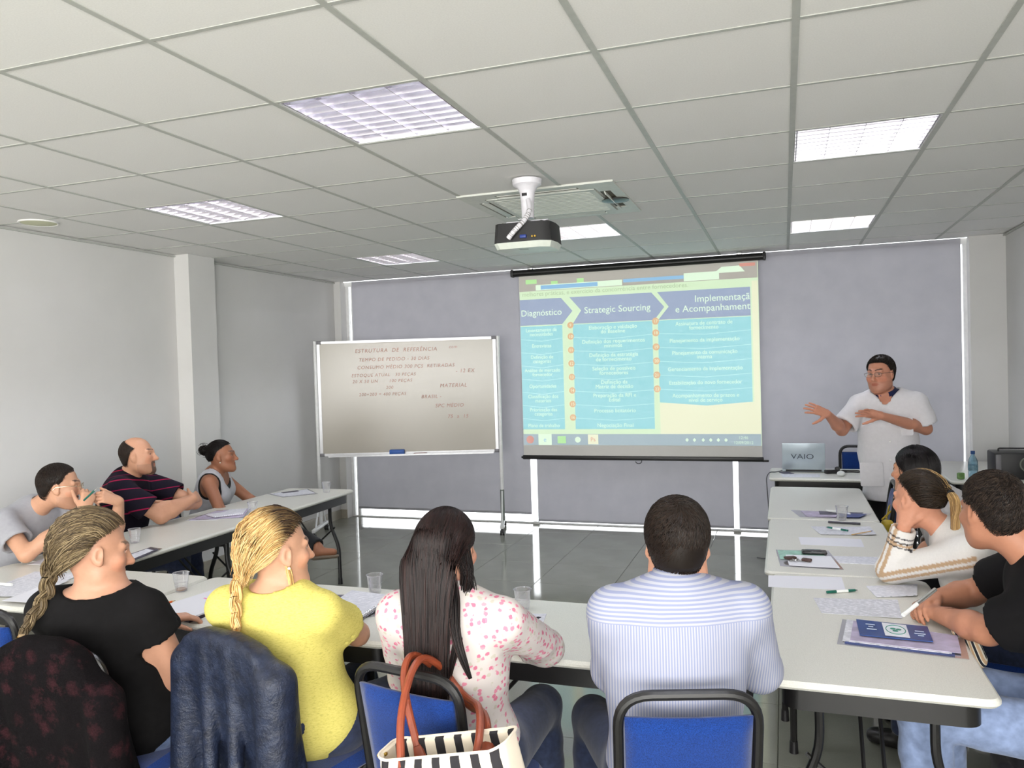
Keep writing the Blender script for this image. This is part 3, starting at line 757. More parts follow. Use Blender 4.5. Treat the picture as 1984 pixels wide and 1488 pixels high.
def braid(path, wid, thick, pal, lobes, seed=1, per=34, rad=.0022, rs=.011):
    """three-strand plait along a world-space path"""
    path = np.asarray(path, float); m = 90; s = np.linspace(0, len(path)-1, m)
    c = np.stack([np.interp(s, np.arange(len(path)), path[:, i]) for i in range(3)], 1)
    for _ in range(6): c[1:-1] = (c[:-2]+2*c[1:-1]+c[2:])/4
    T = np.gradient(c, axis=0); T /= np.linalg.norm(T, axis=1)[:, None]; r = np.random.RandomState(seed)
    view = nrm(A(0, 0, 1.68)-c.mean(0)); lat = np.cross(T, view); lat /= np.linalg.norm(lat, axis=1)[:, None]; no = np.cross(lat, T)
    wv = np.interp(np.linspace(0, 1, m), [0, .1, .8, 1], [1.05, 1, .72, .5]); P = []
    for k in range(3):
        ph = np.linspace(0, lobes*2*PI/1.0, m)/1.0+k*2*PI/3
        ctr = c+lat*(wid*wv*np.sin(ph))[:, None]+no*(thick*wv*np.sin(2*ph))[:, None]
        for j in range(per):
            a = r.rand()*2*PI; q = rs*math.sqrt(r.rand()); tw = np.linspace(0, 2.5, m)
            P.append(ctr+lat*(q*wv*np.cos(a+tw))[:, None]+no*(q*wv*np.sin(a+tw))[:, None]*.8)
    return strands(np.array(P), rad, hcols(pal, len(P), seed), .8)
def lock(a, pts, n, r0, r1, rad, pal, seed=1, steps=14, flat=1.0):
    """a loose lock or pony tail: strands round a path, radius r0 at the root and r1 at the tip"""
    pts = np.asarray(pts, float); r = np.random.RandomState(seed); s = np.linspace(0, len(pts)-1, steps)
    c = np.stack([np.interp(s, np.arange(len(pts)), pts[:, i]) for i in range(3)], 1)
    for _ in range(3): c[1:-1] = (c[:-2]+2*c[1:-1]+c[2:])/4
    T = np.gradient(c, axis=0); T /= np.linalg.norm(T, axis=1)[:, None]; ref = np.asarray(a, float)
    lat = np.cross(T, ref); lat /= np.linalg.norm(lat, axis=1)[:, None]+1e-9; no = np.cross(lat, T)
    rr = np.interp(np.linspace(0, 1, steps), [0, .25, .75, 1], [r0, max(r0, r1)*1.1, (r0+r1)/2, r1]); P = []
    for j in range(n):
        an = r.rand()*2*PI; q = math.sqrt(r.rand()); wv = .12*np.sin(np.linspace(0, 3, steps)+r.rand()*6)
        P.append(c+lat*(rr*(q*math.cos(an)+wv))[:, None]+no*(rr*flat*q*math.sin(an))[:, None])
    return strands(np.array(P), rad, hcols(pal, n, seed), .4)
# ================================================================ PEOPLE
m_skin = vcol('skin', .48, .35, .05, 90, .08, 260)
m_hair = vcol('hair_strands', .42, .22, .08, 90)
m_eye = vcol('eye_ball', .15, .6, 0)
def hand_prims(Wp, d, n, right, curl=(.25, .25, .3, .35), spread=.06, thumb=(.6, .6, .25), sc=1.0):
    d = nrm(d); n = np.asarray(n, float); n = nrm(n-d*(n@d)); t = np.cross(d, n)*(1 if right else -1); B = []
    def C(a, b, ra, rb, k=.008): B.append(('c', a, b, ra*sc, rb*sc, k*sc))
    off = (.029, .010, -.010, -.028); L = (.072, .080, .075, .060); K = (.088, .091, .087, .080); rd = (.0088, .009, .0086, .0076)
    for i in range(4):
        kb = Wp+d*K[i]*sc+t*off[i]*sc; C(Wp+d*.012*sc+t*off[i]*.55*sc-n*.001, kb, .0145, .0105, .014)
        fd = nrm(d+t*spread*(1.5-i)); p = kb; ang = 0
        for j, fr in enumerate((.46, .30, .24)):
            ang += curl[i]*(1, 1.25, .8)[j]; q = p+(fd*math.cos(ang)+n*math.sin(ang))*L[i]*fr*sc
            C(p, q, rd[i]*(1, .93, .86)[j], rd[i]*(.95, .88, .76)[j], .004); p = q
    C(Wp+d*.03*sc+n*.004, Wp+d*.055*sc+n*.004, .020, .017, .015)
    a = Wp+d*.018*sc+t*.020*sc+n*.006; td = nrm(t*thumb[0]+d*thumb[1]+n*thumb[2]); b = a+td*.042*sc; td2 = nrm(td+d*.35+n*.12); c = b+td2*.032*sc; e = c+nrm(td2+d*.15)*.026*sc
    C(a, b, .0145, .0115, .012); C(b, c, .0105, .0095, .005); C(c, e, .0095, .0078, .004)
    return B, Wp+d*.085*sc, t
class Body:
    def __init__(s, nm, label, J, skin, fem=False, chest=(.165, .115), waist=(.145, .108), hip=(.165, .125), arm=1.0, leg=1.0, neck=.055, fat=0, trunk=None,
                 hres=.006, hair_line=None, hair_col=(30, 24, 20), paint=(), pos=None, bust=0, hand_box=.0046, nose=1, handsc=1.0):
        s.J = {k: (np.asarray(v, float) if k not in ('head', 'HL', 'HR', 'toes') else v) for k, v in J.items()}; J = s.J; s.fem = fem; s.nm = nm
        s.H = Head(*J['head']); P, N = J['P'], J['N']; s.up = nrm(N-P); r = J['SR']-J['SL']; s.rt = nrm(r-s.up*(r@s.up)); s.fw = np.cross(s.up, s.rt)
        s.R = np.stack([s.rt, s.fw, s.up]); h = np.linalg.norm(N-P); s.h = h; s.arm = arm; s.leg = leg
        if pos is None: pos = (P[0], P[1], 0)
        s.root = thing('person', label, 'person', pos); s.skin = np.array(lin(skin))
        T = []; up, rt, fw = s.up, s.rt, s.fw
        T.append(('e', P+up*.01, s.R, A(hip[0], hip[1], .125), .08))
        T.append(('e', P+up*h*.36+fw*.005, s.R, A(waist[0], waist[1], .17), .09))
        T.append(('e', P+up*h*.68, s.R, A(chest[0], chest[1], .18), .09))
        for S_ in ('SL', 'SR'):
            sg = -1 if S_ == 'SL' else 1; c = P+up*h*.86+rt*sg*.07
            T.append(('c', c, J[S_]-rt*sg*.012, .072*arm**.5, .050*arm, .07))
            T.append(('c', N+rt*sg*.02-fw*.012-up*.01, J[S_]*.62+(N-up*.035)*.38-fw*.01, .046, .036, .05))
        if bust:
            for sg in (-1, 1): T.append(('e', P+up*h*.66+rt*sg*.075+fw*(chest[1]*.72), s.R, A(.068, .06, .07)*bust, .04))
        s.T = T; s.arms = {}
        for q in 'LR':
            S_, E_, W_ = J['S'+q], J['E'+q], J['W'+q]
            s.arms[q] = [('c', S_, E_, .050*arm, .0395*arm, .035), ('c', E_, E_+(W_-E_)*.33, .0385*arm, .0405*arm, .02), ('c', E_+(W_-E_)*.33, W_, .0405*arm, .0255*arm**.7, .02)]
        s.legs = {}; s.feet = {}
        for q, sg in (('L', -1), ('R', 1)):
            hp = P+rt*sg*hip[0]*.54+fw*.02-up*.03; K, An = J['K'+q], J['A'+q]
            s.legs[q] = [('c', hp, K, .087*leg, .058*leg, .05), ('c', K, K+(An-K)*.3, .055*leg, .056*leg, .03), ('c', K+(An-K)*.3, An, .055*leg, .037, .03)]
            td = J['toes'][q] if 'toes' in J else s.fw*A(1, 1, 0)
            td = np.asarray(td, float); td = nrm(td); dn = A(0, 0, -1) if abs(td[2]) < .6 else -s.fw
            s.feet[q] = [('c', An+dn*.035-td*.02, An+dn*.045+td*.13, .036, .026, .03), ('c', An, An+dn*.04, .036, .034, .02)]
        nk = [('c', N-up*.03, s.H.w((0, -.016, -.045)), neck*1.04, neck*.96, .035)]
        B = T+s.arms['L']+s.arms['R']+s.legs['L']+s.legs['R']+s.feet['L']+s.feet['R']+nk; boxes = []
        hc = s.H.w((0, .005, -.005)); rr = A(.135, .135, .145)*s.H.s; boxes.append((hc-rr, hc+rr, hres))
        for q in 'LR':
            if 'H'+q in J:
                d, n, kw = J['H'+q]; B2, c, t = hand_prims(J['W'+q], d, n, q == 'R', sc=handsc*(.92 if fem else 1.0), **kw); B = B+B2; s.__dict__['hand'+q] = (c, t)
                boxes.append((c-.115, c+.115, hand_box))
        B = B+head_prims(s.H, fem, fat, nose)
        pts = np.array([p[1] for p in B]+[p[2] for p in B if p[0] == 'c']); ms = []
        f = Fld(pts.min(0)-.10, pts.max(0)+.10, .0105).run(B); V, F = f.nets(); ce = V[F].mean(1); keep = np.ones(len(F), bool)
        for lo, hi, h_ in boxes: keep &= ~np.all((ce > lo+.0105) & (ce < hi-.0105), axis=1)
        ms.append((V, F[keep]))
        for i, (lo, hi, h_) in enumerate(boxes):
            v, q = Fld(lo, hi, h_, 0).run(B).nets()
            if i > 1 and len(q):                 # second hand box: leave out what the first one covers
                ce = v[q].mean(1); l2, h2, _ = boxes[1]; q = q[~np.all((ce > l2+.006) & (ce < h2-.006), axis=1)]
            if len(q): ms.append((v, q))
        V, F = smooth_mesh(joinq(ms), 1)
        s.B = B; C = s.colour(V, hair_line, hair_col, paint)
        s.body = obj('body', (V, F), m_skin, s.root, world=True, cols=C, smooth=True)
        ec = np.array(lin((196, 184, 174))); ir = np.array(lin((52, 36, 26)))
        for sx in (-1, 1):
            v, fa = ball((0, 0, 0), .0112, 16, 12); v = v @ rotx(-PI/2).T
            cc = np.where((v[:, 1] > .0094)[:, None], ir, ec)
            obj('eye', (s.H.w(v+A(sx*.0300, .0752, .005)), fa), m_eye, s.root, world=True, cols=cc, smooth=True)
            # upper lid
            a = np.linspace(-1, 1, 9); lid = np.stack([sx*.0302+a*.0145, .0765+.0118*np.sqrt(1-.65*a*a), .005+.0070*(1-a*a)], 1)
            obj('eyelid', tube(s.H.w(lid), .0024, 6), mat('lid_'+nm, tuple(np.array(skin)*.86), .5), s.root, world=True)
    def colour(s, V, line, hc, paint):
        p = s.H.l(V); C = np.broadcast_to(s.skin, V.shape).copy(); hd = (np.abs(p[:, 0]) < .11) & (np.abs(p[:, 1]) < .14) & (p[:, 2] > -.14) & (p[:, 2] < .16)
        def put(m, c, a=1.): C[m] = C[m]*(1-a)+np.array(lin(c) if max(c) > 1 else c)*a
        x, y, z = np.abs(p[:, 0]), p[:, 1], p[:, 2]
        ch = hd & (np.hypot(x-.042, z+.03) < .03) & (y > .04); C[ch] *= A(1.04, .93, .90)
        lip = hd & (y > .084) & ((x/.025)**2+((z+.0645)/.0115)**2 < 1); put(lip, tuple(np.clip(s.skin*A(.85, .55, .52), 0, 1)))
        br = hd & (y > .055) & (x > .011) & (x < .050) & (np.abs(z-(.031+.006*np.sin((x-.011)/.039*2.4))) < .0042); put(br, hc, .85)
        if line is not None:
            D = (p-CR_C)/CR_R; D /= np.linalg.norm(D, axis=1)[:, None]+1e-9; m = hd & (hmargin(D, line) > .03) & (z > -.075) & (np.abs(p[:, 0]) < .0835)
            put(m, tuple(v*.75 for v in hc), .9)
        for fn, c, a in paint: put(hd & fn(p), c, a)
        return C
    # ---- clothes: the same solids, let out a little
    def sleeve(s, f, q, t, g, ease=.0, k=.03):
        S_, E_, W_ = s.J['S'+q], s.J['E'+q], s.J['W'+q]; a = s.arm
        if t <= 0: return
        if t <= 1:
            e = S_+(E_-S_)*t; f.cone(S_, e, .052*a, (.05-.0105*t)*a+ease, k, g, flat=1); ax = nrm(E_-S_); rs = (.05-.0105*t)*a
        else:
            f.cone(S_, E_, .052*a, .041*a+ease*.5, k, g); u = t-1; e = E_+(W_-E_)*u; r_ = (.0405+(.0255-.0405)*max(0, u-.33)/.67)*a
            f.cone(E_, e, .040*a+ease*.5, r_+ease, .02, g, flat=1); ax = nrm(W_-E_); rs = r_
        f.cone(e-ax*.025, e+ax*.03, rs+g*.35+ease*.55, rs+g*.5+ease*.7, .0, 0, 's')
    def top(s, name, ma, g=.011, sl=(.5, .5), hem=-.02, ease=.012, cut=(), wr=(.004, 20), h=.009, extra=(), loose=0, seed=1, label=None, k=.03, cols=None, deep=.1, skirt=None):
        J = s.J; pts = np.array([J['P']-s.up*deep, J['N'], J['SL'], J['SR'], J['EL'], J['ER'], J['WL'], J['WR'], *( [p[1] for p in extra] )]+([skirt[1]] if skirt else []))
        f = Fld(pts.min(0)-.2, pts.max(0)+.17, h); f.run(s.T, g+loose)
        if skirt: f.cone(skirt[0], skirt[1], skirt[2], skirt[3], .08, 0)
        f.run(extra)
        for q, t in zip('LR', sl): s.sleeve(f, q, t, g, ease, k)
        bt = skirt[4] if skirt else J['P']+s.up*hem; f.plane(bt, A(0, 0, -1) if skirt else -s.up)
        for c in cut:
            if c[0] == 'plane': f.plane(c[1], c[2], c[3] if len(c) > 3 else 0)
            elif c[0] == 'c': f.cone(c[1], c[2], c[3], c[4], .004, 0, 's')
            else: f.ell(c[1], c[2], c[3], .004, 0, 's')
        m = smooth_mesh(f.nets(), 1)
        if wr: m = wrinkle(m, seed, wr[0], wr[1])
        cc = cols(m[0]) if cols else None
        return obj(name, m, ma, s.root, world=True, label=label, cols=cc, smooth=True)
    def trousers(s, ma, g=.008, waist=.13, seed=3, wr=(.004, 18), ankle=.0, name='trousers'):
        pts = np.array([s.J[k] for k in ('P', 'KL', 'KR', 'AL', 'AR')]); f = Fld(pts.min(0)-.2, pts.max(0)+.2, .011)
        f.run(s.T[:2], g); f.run(s.legs['L']+s.legs['R'], g); kd = nrm((s.J['KL']+s.J['KR'])/2-s.J['P']); f.plane(s.J['P']+s.up*waist, nrm(s.up-kd*(s.up @ kd)) if abs(s.up @ kd) < .8 else s.up)
        for q in 'LR':
            K, An = s.J['K'+q], s.J['A'+q]; ax = nrm(An-K); e = An+ax*ankle; f.cone(K+(An-K)*.5, e, .058, .05, .03, g, flat=1)
            f.cone(e-ax*.02, e+ax*.06, .044, .046, 0, 0, 's')
        return obj(name, wrinkle(smooth_mesh(f.nets(), 1), seed, *wr), ma, s.root, world=True, smooth=True)
    def shoes(s, ma, name='shoe'):
        for q in 'LR':
            p = s.feet[q]; pts = np.array([p[0][1], p[0][2], p[1][1]]); f = Fld(pts.min(0)-.07, pts.max(0)+.07, .008).run(p, .008)
            f.plane(s.J['A'+q]+A(0, 0, .01), (0, 0, 1)); obj(name, f.nets(), ma, s.root, world=True, smooth=True)
    def collar(s, ma, r=.068, h=.034, flare=.012, name='collar', gap=0, tilt=0, off=(0, 0, 0), th=.004):
        ax = nrm(s.H.w((0, -.016, -.045))-s.J['N']); ax = nrm(ax-s.fw*tilt); x = nrm(np.cross(s.fw, ax)); y = np.cross(ax, x); n = 40; V = []; ring = []
        for k in range(n+1):
            a = PI/2+gap+(2*PI-2*gap)*k/n; fr = 1-.35*max(0, math.sin(a)); d = x*math.cos(a)+y*math.sin(a)
            for rr, z in ((r+flare+.010, -.020-.02*max(0, math.sin(a))), (r+flare*.6, h*.55), (r, h*fr), (r-th, h*fr-.002), (r-th, -.01)):
                V.append(s.J['N']+np.asarray(off)+d*rr+ax*z)
        m = 5; F = [(k*m+i, (k+1)*m+i, (k+1)*m+i+1, k*m+i+1) for k in range(n) for i in range(m-1)]
        return obj(name, (np.array(V), F), ma, s.root, world=True, smooth=True)
    def glasses(s, ma, lens, w=.030, h=.016, rim=.0011):
        H = s.H; g = obj('glasses', J(*[tube([H.w((sx*.034+w*.82*math.copysign(abs(math.cos(a))**.8, math.cos(a)), .112-.006*abs(math.cos(a)), .004+h*math.copysign(abs(math.sin(a))**.8, math.sin(a)))) for a in np.linspace(0, 2*PI, 24, False)], rim, 6, True) for sx in (-1, 1)],
            tube([H.w((x, .114+.003*(1-abs(x)/.012), .008)) for x in np.linspace(-.012, .012, 5)], rim, 6),
            *[tube([H.w((sx*.060, .106, .010)), H.w((sx*.075, .085, .011)), H.w((sx*.083, .03, .008)), H.w((sx*.085, -.005, .004)), H.w((sx*.084, -.02, -.012))], rim*1.1, 6) for sx in (-1, 1)]), ma, s.root, world=True)
        for sx in (-1, 1):
            v, f = lathe([(0, 0), (1, 0), (1, .04), (0, .04)], 20); v = v*A(w*.8, h*.97, .02); v = v[:, [0, 2, 1]]+A(sx*.034, .1085, .004)
            obj('lens', (H.w(v)-np.array(s.root.location), f), lens, g)
        return g
def lens_mat():
    n = NB('spectacle_lens'); tr = n.add('ShaderNodeBsdfTransparent'); gl = n.add('ShaderNodeBsdfGlossy'); gl.inputs['Roughness'].default_value = .03
    mx = n.add('ShaderNodeMixShader'); mx.inputs[0].default_value = .10; n.ln(tr.outputs[0], mx.inputs[1]); n.ln(gl.outputs[0], mx.inputs[2]); n.ln(mx.outputs[0], n.n['Material Output'].inputs[0]); return n.m
m_lens = lens_mat()
m_gold = mat('spectacle_metal', (196, 186, 160), .25, metal=.8)
def cloth(name, c, var=.06, rough=.85, bump=.25, bs=700, sheen=.15, vs=40): return mat(name, c, rough, spec=.2, var=var, vs=vs, bump=bump, bs=bs, bd=.0008, sheen=sheen)
m_jean = cloth('denim_dark', (44, 52, 76), .22, vs=55); m_jean2 = cloth('denim_worn', (92, 108, 140), .28, vs=35); m_jeanl = cloth('denim_light', (128, 144, 178), .20, vs=34); m_trous = cloth('black_trousers', (24, 24, 27))
m_shoe = mat('black_leather', (22, 20, 20), .4)
def sit(P, yaw, kx=.42, spread=.12, kz=.50, fz=.07, ax=.02):
    """default seated legs: knees ahead of the pelvis, feet flat under them"""
    P = np.asarray(P, float); a = math.radians(yaw); f = A(-math.sin(a), math.cos(a), 0); r = A(math.cos(a), math.sin(a), 0)
    d = {}
    for q, sg in (('L', -1), ('R', 1)):
        k = P+f*kx+r*sg*spread; k[2] = kz; n = P+f*(kx+ax)+r*sg*spread; n[2] = fz+.01; d['K'+q] = k; d['A'+q] = n
    d['toes'] = {'L': f, 'R': f}; return d
HREST = dict(curl=(.35, .4, .45, .5), spread=.03)
# ---- man in the striped shirt
P = (-.31, 2.19, .55)
J_ = dict(P=P, N=(-.29, 2.12, 1.075), head=((-.286, 2.165, 1.185), 10, 10, 0, 1.0), SL=(-.450, 2.07, 1.012), SR=(-.112, 2.185, 1.012), EL=(-.482, 2.21, .80), ER=(-.085, 2.325, .80),
          WL=(-.43, 2.46, .775), WR=(-.22, 2.53, .775), HL=((.45, .9, -.05), (0, 0, -1), HREST), HR=((-.6, .8, -.05), (0, 0, -1), HREST), **sit(P, 17, .44, .20))
p7 = Body('p7', 'man with short dark hair in a pale blue striped shirt, seen from behind', J_, (200, 148, 122), chest=(.182, .122), waist=(.17, .128), hip=(.18, .13), arm=1.04, neck=.058, fat=.5, hair_line=LINE_M, hair_col=(40, 30, 26))
n = NB('shirt_stripes'); v = n.coords(rot=(0, 0, -math.radians(14))); w = n.add('ShaderNodeTexWave', wave_type='BANDS', bands_direction='X'); w.inputs['Scale'].default_value = 44; w.inputs['Distortion'].default_value = .25; w.inputs['Detail Scale'].default_value = .3
n.ln(v, w.inputs[0]); sx = n.add('ShaderNodeSeparateXYZ'); n.ln(v, sx.inputs[0])
w2 = n.add('ShaderNodeTexWave', wave_type='BANDS', bands_direction='Z'); w2.inputs['Scale'].default_value = 30; n.ln(v, w2.inputs[0])
mt = n.add('ShaderNodeMath', operation='GREATER_THAN'); mt.inputs[1].default_value = 1.005; n.ln(sx.outputs[2], mt.inputs[0])
mxf = n.add('ShaderNodeMix'); n.ln(mt.outputs[0], mxf.inputs[0]); n.ln(w.outputs[1], mxf.inputs[2]); n.ln(w2.outputs[1], mxf.inputs[3])
n.ln(n.ramp(mxf.outputs[0], [(.35, lin((136, 142, 170))), (.62, lin((168, 169, 179)))]), n.b.inputs['Base Color']); n.b.inputs['Roughness'].default_value = .85; n.b.inputs['Specular IOR Level'].default_value = .2
m_stripe = n.m
p7.top('shirt', m_stripe, .013, (1.9, 1.9), -.10, .012, wr=(.0035, 17), seed=4, deep=.25)
p7.collar(m_stripe, .063, .044, .010)
p7.trousers(m_jean); p7.shoes(m_shoe)
hair_obj(p7.root, short_hair(p7.H, (.62, .50, .32, .06, -.12, -.14, -.50, -.76, -.84), 5200, .026, .013, ((30, 23, 19), (44, 33, 26), (36, 27, 22)), 2), m_hair)
# ---- woman in the floral shirt
P = (-.935, 2.17, .54)
J_ = dict(P=P, N=(-.93, 2.07, 1.02), head=((-.945, 2.105, 1.15), -5, 8, 0, .98), SL=(-1.09, 2.06, .965), SR=(-.76, 2.07, .965), EL=(-1.135, 2.20, .72), ER=(-.735, 2.38, .785),
          WL=(-1.05, 2.44, .755), WR=(-.91, 2.50, .757), HL=((.4, .9, 0), (0, 0, -1), HREST), HR=((-.9, .5, 0), (0, 0, -1), HREST), **sit(P, 1, .42, .12))
p6 = Body('p6', 'woman with very long straight dark hair in a white floral blouse', J_, (200, 148, 124), fem=True, chest=(.145, .105), waist=(.125, .10), hip=(.165, .125), arm=.95, neck=.048, bust=.9, hair_line=LINE_F, hair_col=(30, 22, 22))
n = NB('floral_cotton'); v = n.coords(); vo = n.add('ShaderNodeTexVoronoi'); vo.inputs['Scale'].default_value = 56; n.ln(v, vo.inputs['Vector'])
ns = n.noise(v, 130, 2); ad = n.add('ShaderNodeMath', operation='MULTIPLY_ADD'); n.ln(ns, ad.inputs[0]); ad.inputs[1].default_value = .55; n.ln(vo.outputs['Distance'], ad.inputs[2])
sp = n.add('ShaderNodeSeparateColor'); n.ln(vo.outputs['Color'], sp.inputs[0])
hue = n.ramp(sp.outputs[0], [(0, lin((208, 132, 152))), (.40, lin((214, 152, 166))), (.42, lin((190, 184, 170))), (.66, lin((196, 186, 172))), (.68, lin((200, 114, 138)))], 'CONSTANT')
fl_ = n.ramp(ad.outputs[0], [(.58, (1, 1, 1)), (.68, (0, 0, 0))])
n.ln(n.mix(fl_, lin((204, 196, 192)), hue), n.b.inputs['Base Color']); n.b.inputs['Roughness'].default_value = .85; n.b.inputs['Specular IOR Level'].default_value = .2
m_floral = n.m
p6.top('blouse', m_floral, .012, (1.35, 1.35), -.08, .012, wr=(.0035, 24), seed=6, deep=.25)
p6.trousers(m_jean); p6.shoes(m_shoe)
H = p6.H; pal6 = ((27, 19, 18), (38, 25, 23), (21, 15, 15), (48, 31, 28))
D = sph(5200); D = D[np.random.RandomState(5).permutation(len(D))]; D = D[(hmargin(D, LINE_F) > -.02)][:2600]; r = np.random.RandomState(8)
P_ = []
for d in D:
    root = CR_C+d*(CR_R+.009); x = d[0]; side = abs(x) > .62 and d[1] > -.25
    bx = x*.078+r.randn()*.006; back = A(bx*1.02, -.112-.012*r.rand(), -.03); L_ = -.36-.10*r.rand()-(.06 if abs(x) < .4 else 0)
    pts = [root]
    for u in (.25, .5, .75):
        q = root*(1-u)+back*u; e = math.sqrt((((q-CR_C)/(CR_R+.013))**2).sum()); pts.append(CR_C+(q-CR_C)*max(1, 1/e) if e < 1 else q)
    pts += [back, A(bx*.84+.004, -.118-.010*r.rand(), -.16), A(bx*.78+.008, -.108-.010*r.rand(), -.28), A(bx*.74+.010+r.randn()*.004, -.096-.014*r.rand(), L_)]
    pts = np.array(pts); s_ = np.linspace(0, len(pts)-1, 17); c = np.stack([np.interp(s_, np.arange(len(pts)), pts[:, i]) for i in range(3)], 1)
    for _ in range(2): c[1:-1] = (c[:-2]+2*c[1:-1]+c[2:])/4
    P_.append(c)
W6 = H.w(np.array(P_)); dz = W6[:, :, 2].copy()   # hang straight down in the world below the nape
parts = [cap_mesh(H, LINE_F, .004, lin((26, 19, 19))), strands(W6, .0016, hcols(pal6, len(P_), 3))]
for sx, n_, pt in ((1, 90, [(.072, -.03, .02), (.092, -.02, -.07), (.085, -.06, -.14), (.10, -.08, -.20), (.085, -.09, -.27), (.070, -.09, -.345)]), (1, 70, [(.06, -.08, -.06), (.085, -.10, -.13), (.095, -.115, -.21), (.125, -.112, -.285), (.145, -.105, -.33)]), (-1, 110, [(-.072, -.02, .02), (-.089, -.02, -.06), (-.078, -.05, -.13), (-.062, -.08, -.18)]), (1, 30, [(.07, -.04, -.02), (.10, -.02, -.10), (.098, -.03, -.155), (.075, -.07, -.175)])):
    parts.append(lock((0, 1, 0), H.w(np.array(pt)), n_, .016, .005, .0014, pal6, n_))
hair_obj(p6.root, parts, m_hair)
# ---- woman in yellow with the blonde plait
P = (-1.50, 2.20, .54)
J_ = dict(P=P, N=(-1.53, 2.075, .995), head=((-1.515, 2.085, 1.125), -32, 2, 0, .97), SL=(-1.69, 2.05, .945), SR=(-1.365, 2.09, .94), EL=(-1.75, 2.29, .78), ER=(-1.395, 2.345, .785),
          WL=(-1.66, 2.50, .757), WR=(-1.56, 2.50, .757), HL=((.7, .7, 0), (0, 0, -1), HREST), HR=((-.9, .5, 0), (0, 0, -1), HREST), **sit(P, -6, .42, .11))
p5 = Body('p5', 'woman in a yellow T-shirt with a blonde plait', J_, (196, 149, 122), fem=True, chest=(.148, .108), waist=(.13, .105), hip=(.18, .135), arm=.98, neck=.046, bust=.9, hres=.0048, hair_line=LINE_G, hair_col=(60, 44, 34))
n = NB('yellow_slub'); v = n.coords((1, 1, 3)); f1 = n.ramp(n.noise(v, 95, 4, .7), [(.34, lin((180, 170, 90))), (.46, lin((204, 192, 104))), (.7, lin((212, 201, 116)))]); n.ln(f1, n.b.inputs['Base Color']); n.b.inputs['Roughness'].default_value = .9; n.b.inputs['Specular IOR Level'].default_value = .15
m_yellow = n.m
N5 = p5.J['N']
p5.top('tshirt', m_yellow, .011, (.55, .55), -.09, .018, cut=(('e', N5+A(.0, .0, .045), np.eye(3), (.085, .085, .055)),), wr=(.004, 19), seed=11, deep=.25)
p5.trousers(m_jean, seed=8); p5.shoes(m_shoe)
H = p5.H; palb = ((226, 190, 128), (206, 164, 104), (236, 206, 150), (188, 146, 92)); pald = ((52, 38, 30), (66, 50, 38), (44, 32, 27))
g5 = A(-.015, -.118, -.075)
def two_tone(P_, C, D):
    k = np.clip((P_[:, :, 1]+.050+.45*(P_[:, :, 2]-.06))/.05, 0, 1); r = np.random.RandomState(4); k = np.clip(k+.5*(r.rand(len(P_), 1)-.5), 0, 1)*(P_[:, :, 2] > -.04)
    dk = hcols(pald, len(P_), 6)[:, None, :]; return C[:, None, :]*(1-k[..., None])+dk*k[..., None]
parts = [cap_mesh(H, LINE_G, .006, np.array(lin((172, 138, 90)))), gather_hair(H, LINE_G, 3400, g5, .016, palb, 3, two_tone, .013, bulge=.05, rad=.0013)]
b0 = H.w(g5); parts.append(braid([b0+A(0, 0, .012), b0+A(.0, -.022, -.035), b0+A(.004, -.03, -.085), b0+A(.008, -.038, -.135), b0+A(.010, -.04, -.165)], .0125, .008, palb, 1.35, 2, rs=.0105))
parts.append(lock((0, 1, 0), [b0+A(.010, -.04, -.16), b0+A(.010, -.041, -.175), b0+A(.011, -.04, -.186)], 60, .007, .009, .0013, palb, 5))
parts.append(lock((0, 1, 0), H.w(np.array([(.0, .02, .118), (.0, -.01, .130), (.004, -.035, .125), (.0, -.06, .112)])), 160, .012, .02, .0014, pald, 6, flat=.6))
parts.append(lock((0, 1, 0), H.w(np.array([(.070, .0, -.03), (.072, .01, -.075), (.062, .02, -.13), (.066, .03, -.17)])), 50, .010, .012, .0012, palb, 7, flat=.5))
hair_obj(p5.root, parts, m_hair)
e = b0+A(.010, -.04, -.163); obj('hair_tie', J(*[ball(e+A(.009*math.cos(a), .009*math.sin(a), .004*math.cos(2*a)), (.008, .008, .0075), 8, 6) for a in np.linspace(0, 2*PI, 7, False)]), cloth('pink_elastic', (224, 42, 128)), p5.root, world=True)
obj('hair_clip', mv(rbox(.050, .016, .006, .002), H.w((.004, -.055, .119)), R=H.R @ rotz(.35) @ rotx(.5)), mat('silver_clip', (206, 196, 190), .2, metal=.7), p5.root, world=True)
obj('earring', ball(H.w((.083, .002, -.043)), .0045, 10, 8), mat('pearl', (240, 236, 230), .15), p5.root, world=True)
# ---- woman in black with the ash-blonde plait
P = (-2.10, 2.06, .54)
J_ = dict(P=P, N=(-2.125, 1.955, .985), head=((-2.12, 1.955, 1.12), -34, 9, -4, .98), SL=(-2.285, 1.92, .93), SR=(-1.965, 1.995, .925), EL=(-2.37, 2.13, .74), ER=(-1.925, 2.085, .685),
          WL=(-2.25, 2.38, .757), WR=(-1.93, 2.32, .62), HL=((.7, .7, 0), (0, 0, -1), HREST), HR=((-.3, .9, 0), (0, 0, -1), HREST), **sit(P, -6, .42, .13))
p4 = Body('p4', 'woman in a black top with an ash-blonde plait over her shoulder', J_, (188, 140, 115), fem=True, chest=(.155, .115), waist=(.145, .115), hip=(.19, .14), arm=1.08, neck=.046, bust=1, hres=.0048, hair_line=LINE_G, hair_col=(84, 66, 48))
m_blk = cloth('black_jersey', (14, 13, 14), .2, rough=.95, sheen=0)
N4 = p4.J['N']
p4.top('top', m_blk, .013, (.34, .34), -.09, .022, cut=(('e', N4+A(0, 0, .055), np.eye(3), (.125, .115, .075)),), wr=(.0035, 18), seed=13, deep=.25)
p4.trousers(m_jean2, seed=9); p4.shoes(m_shoe)
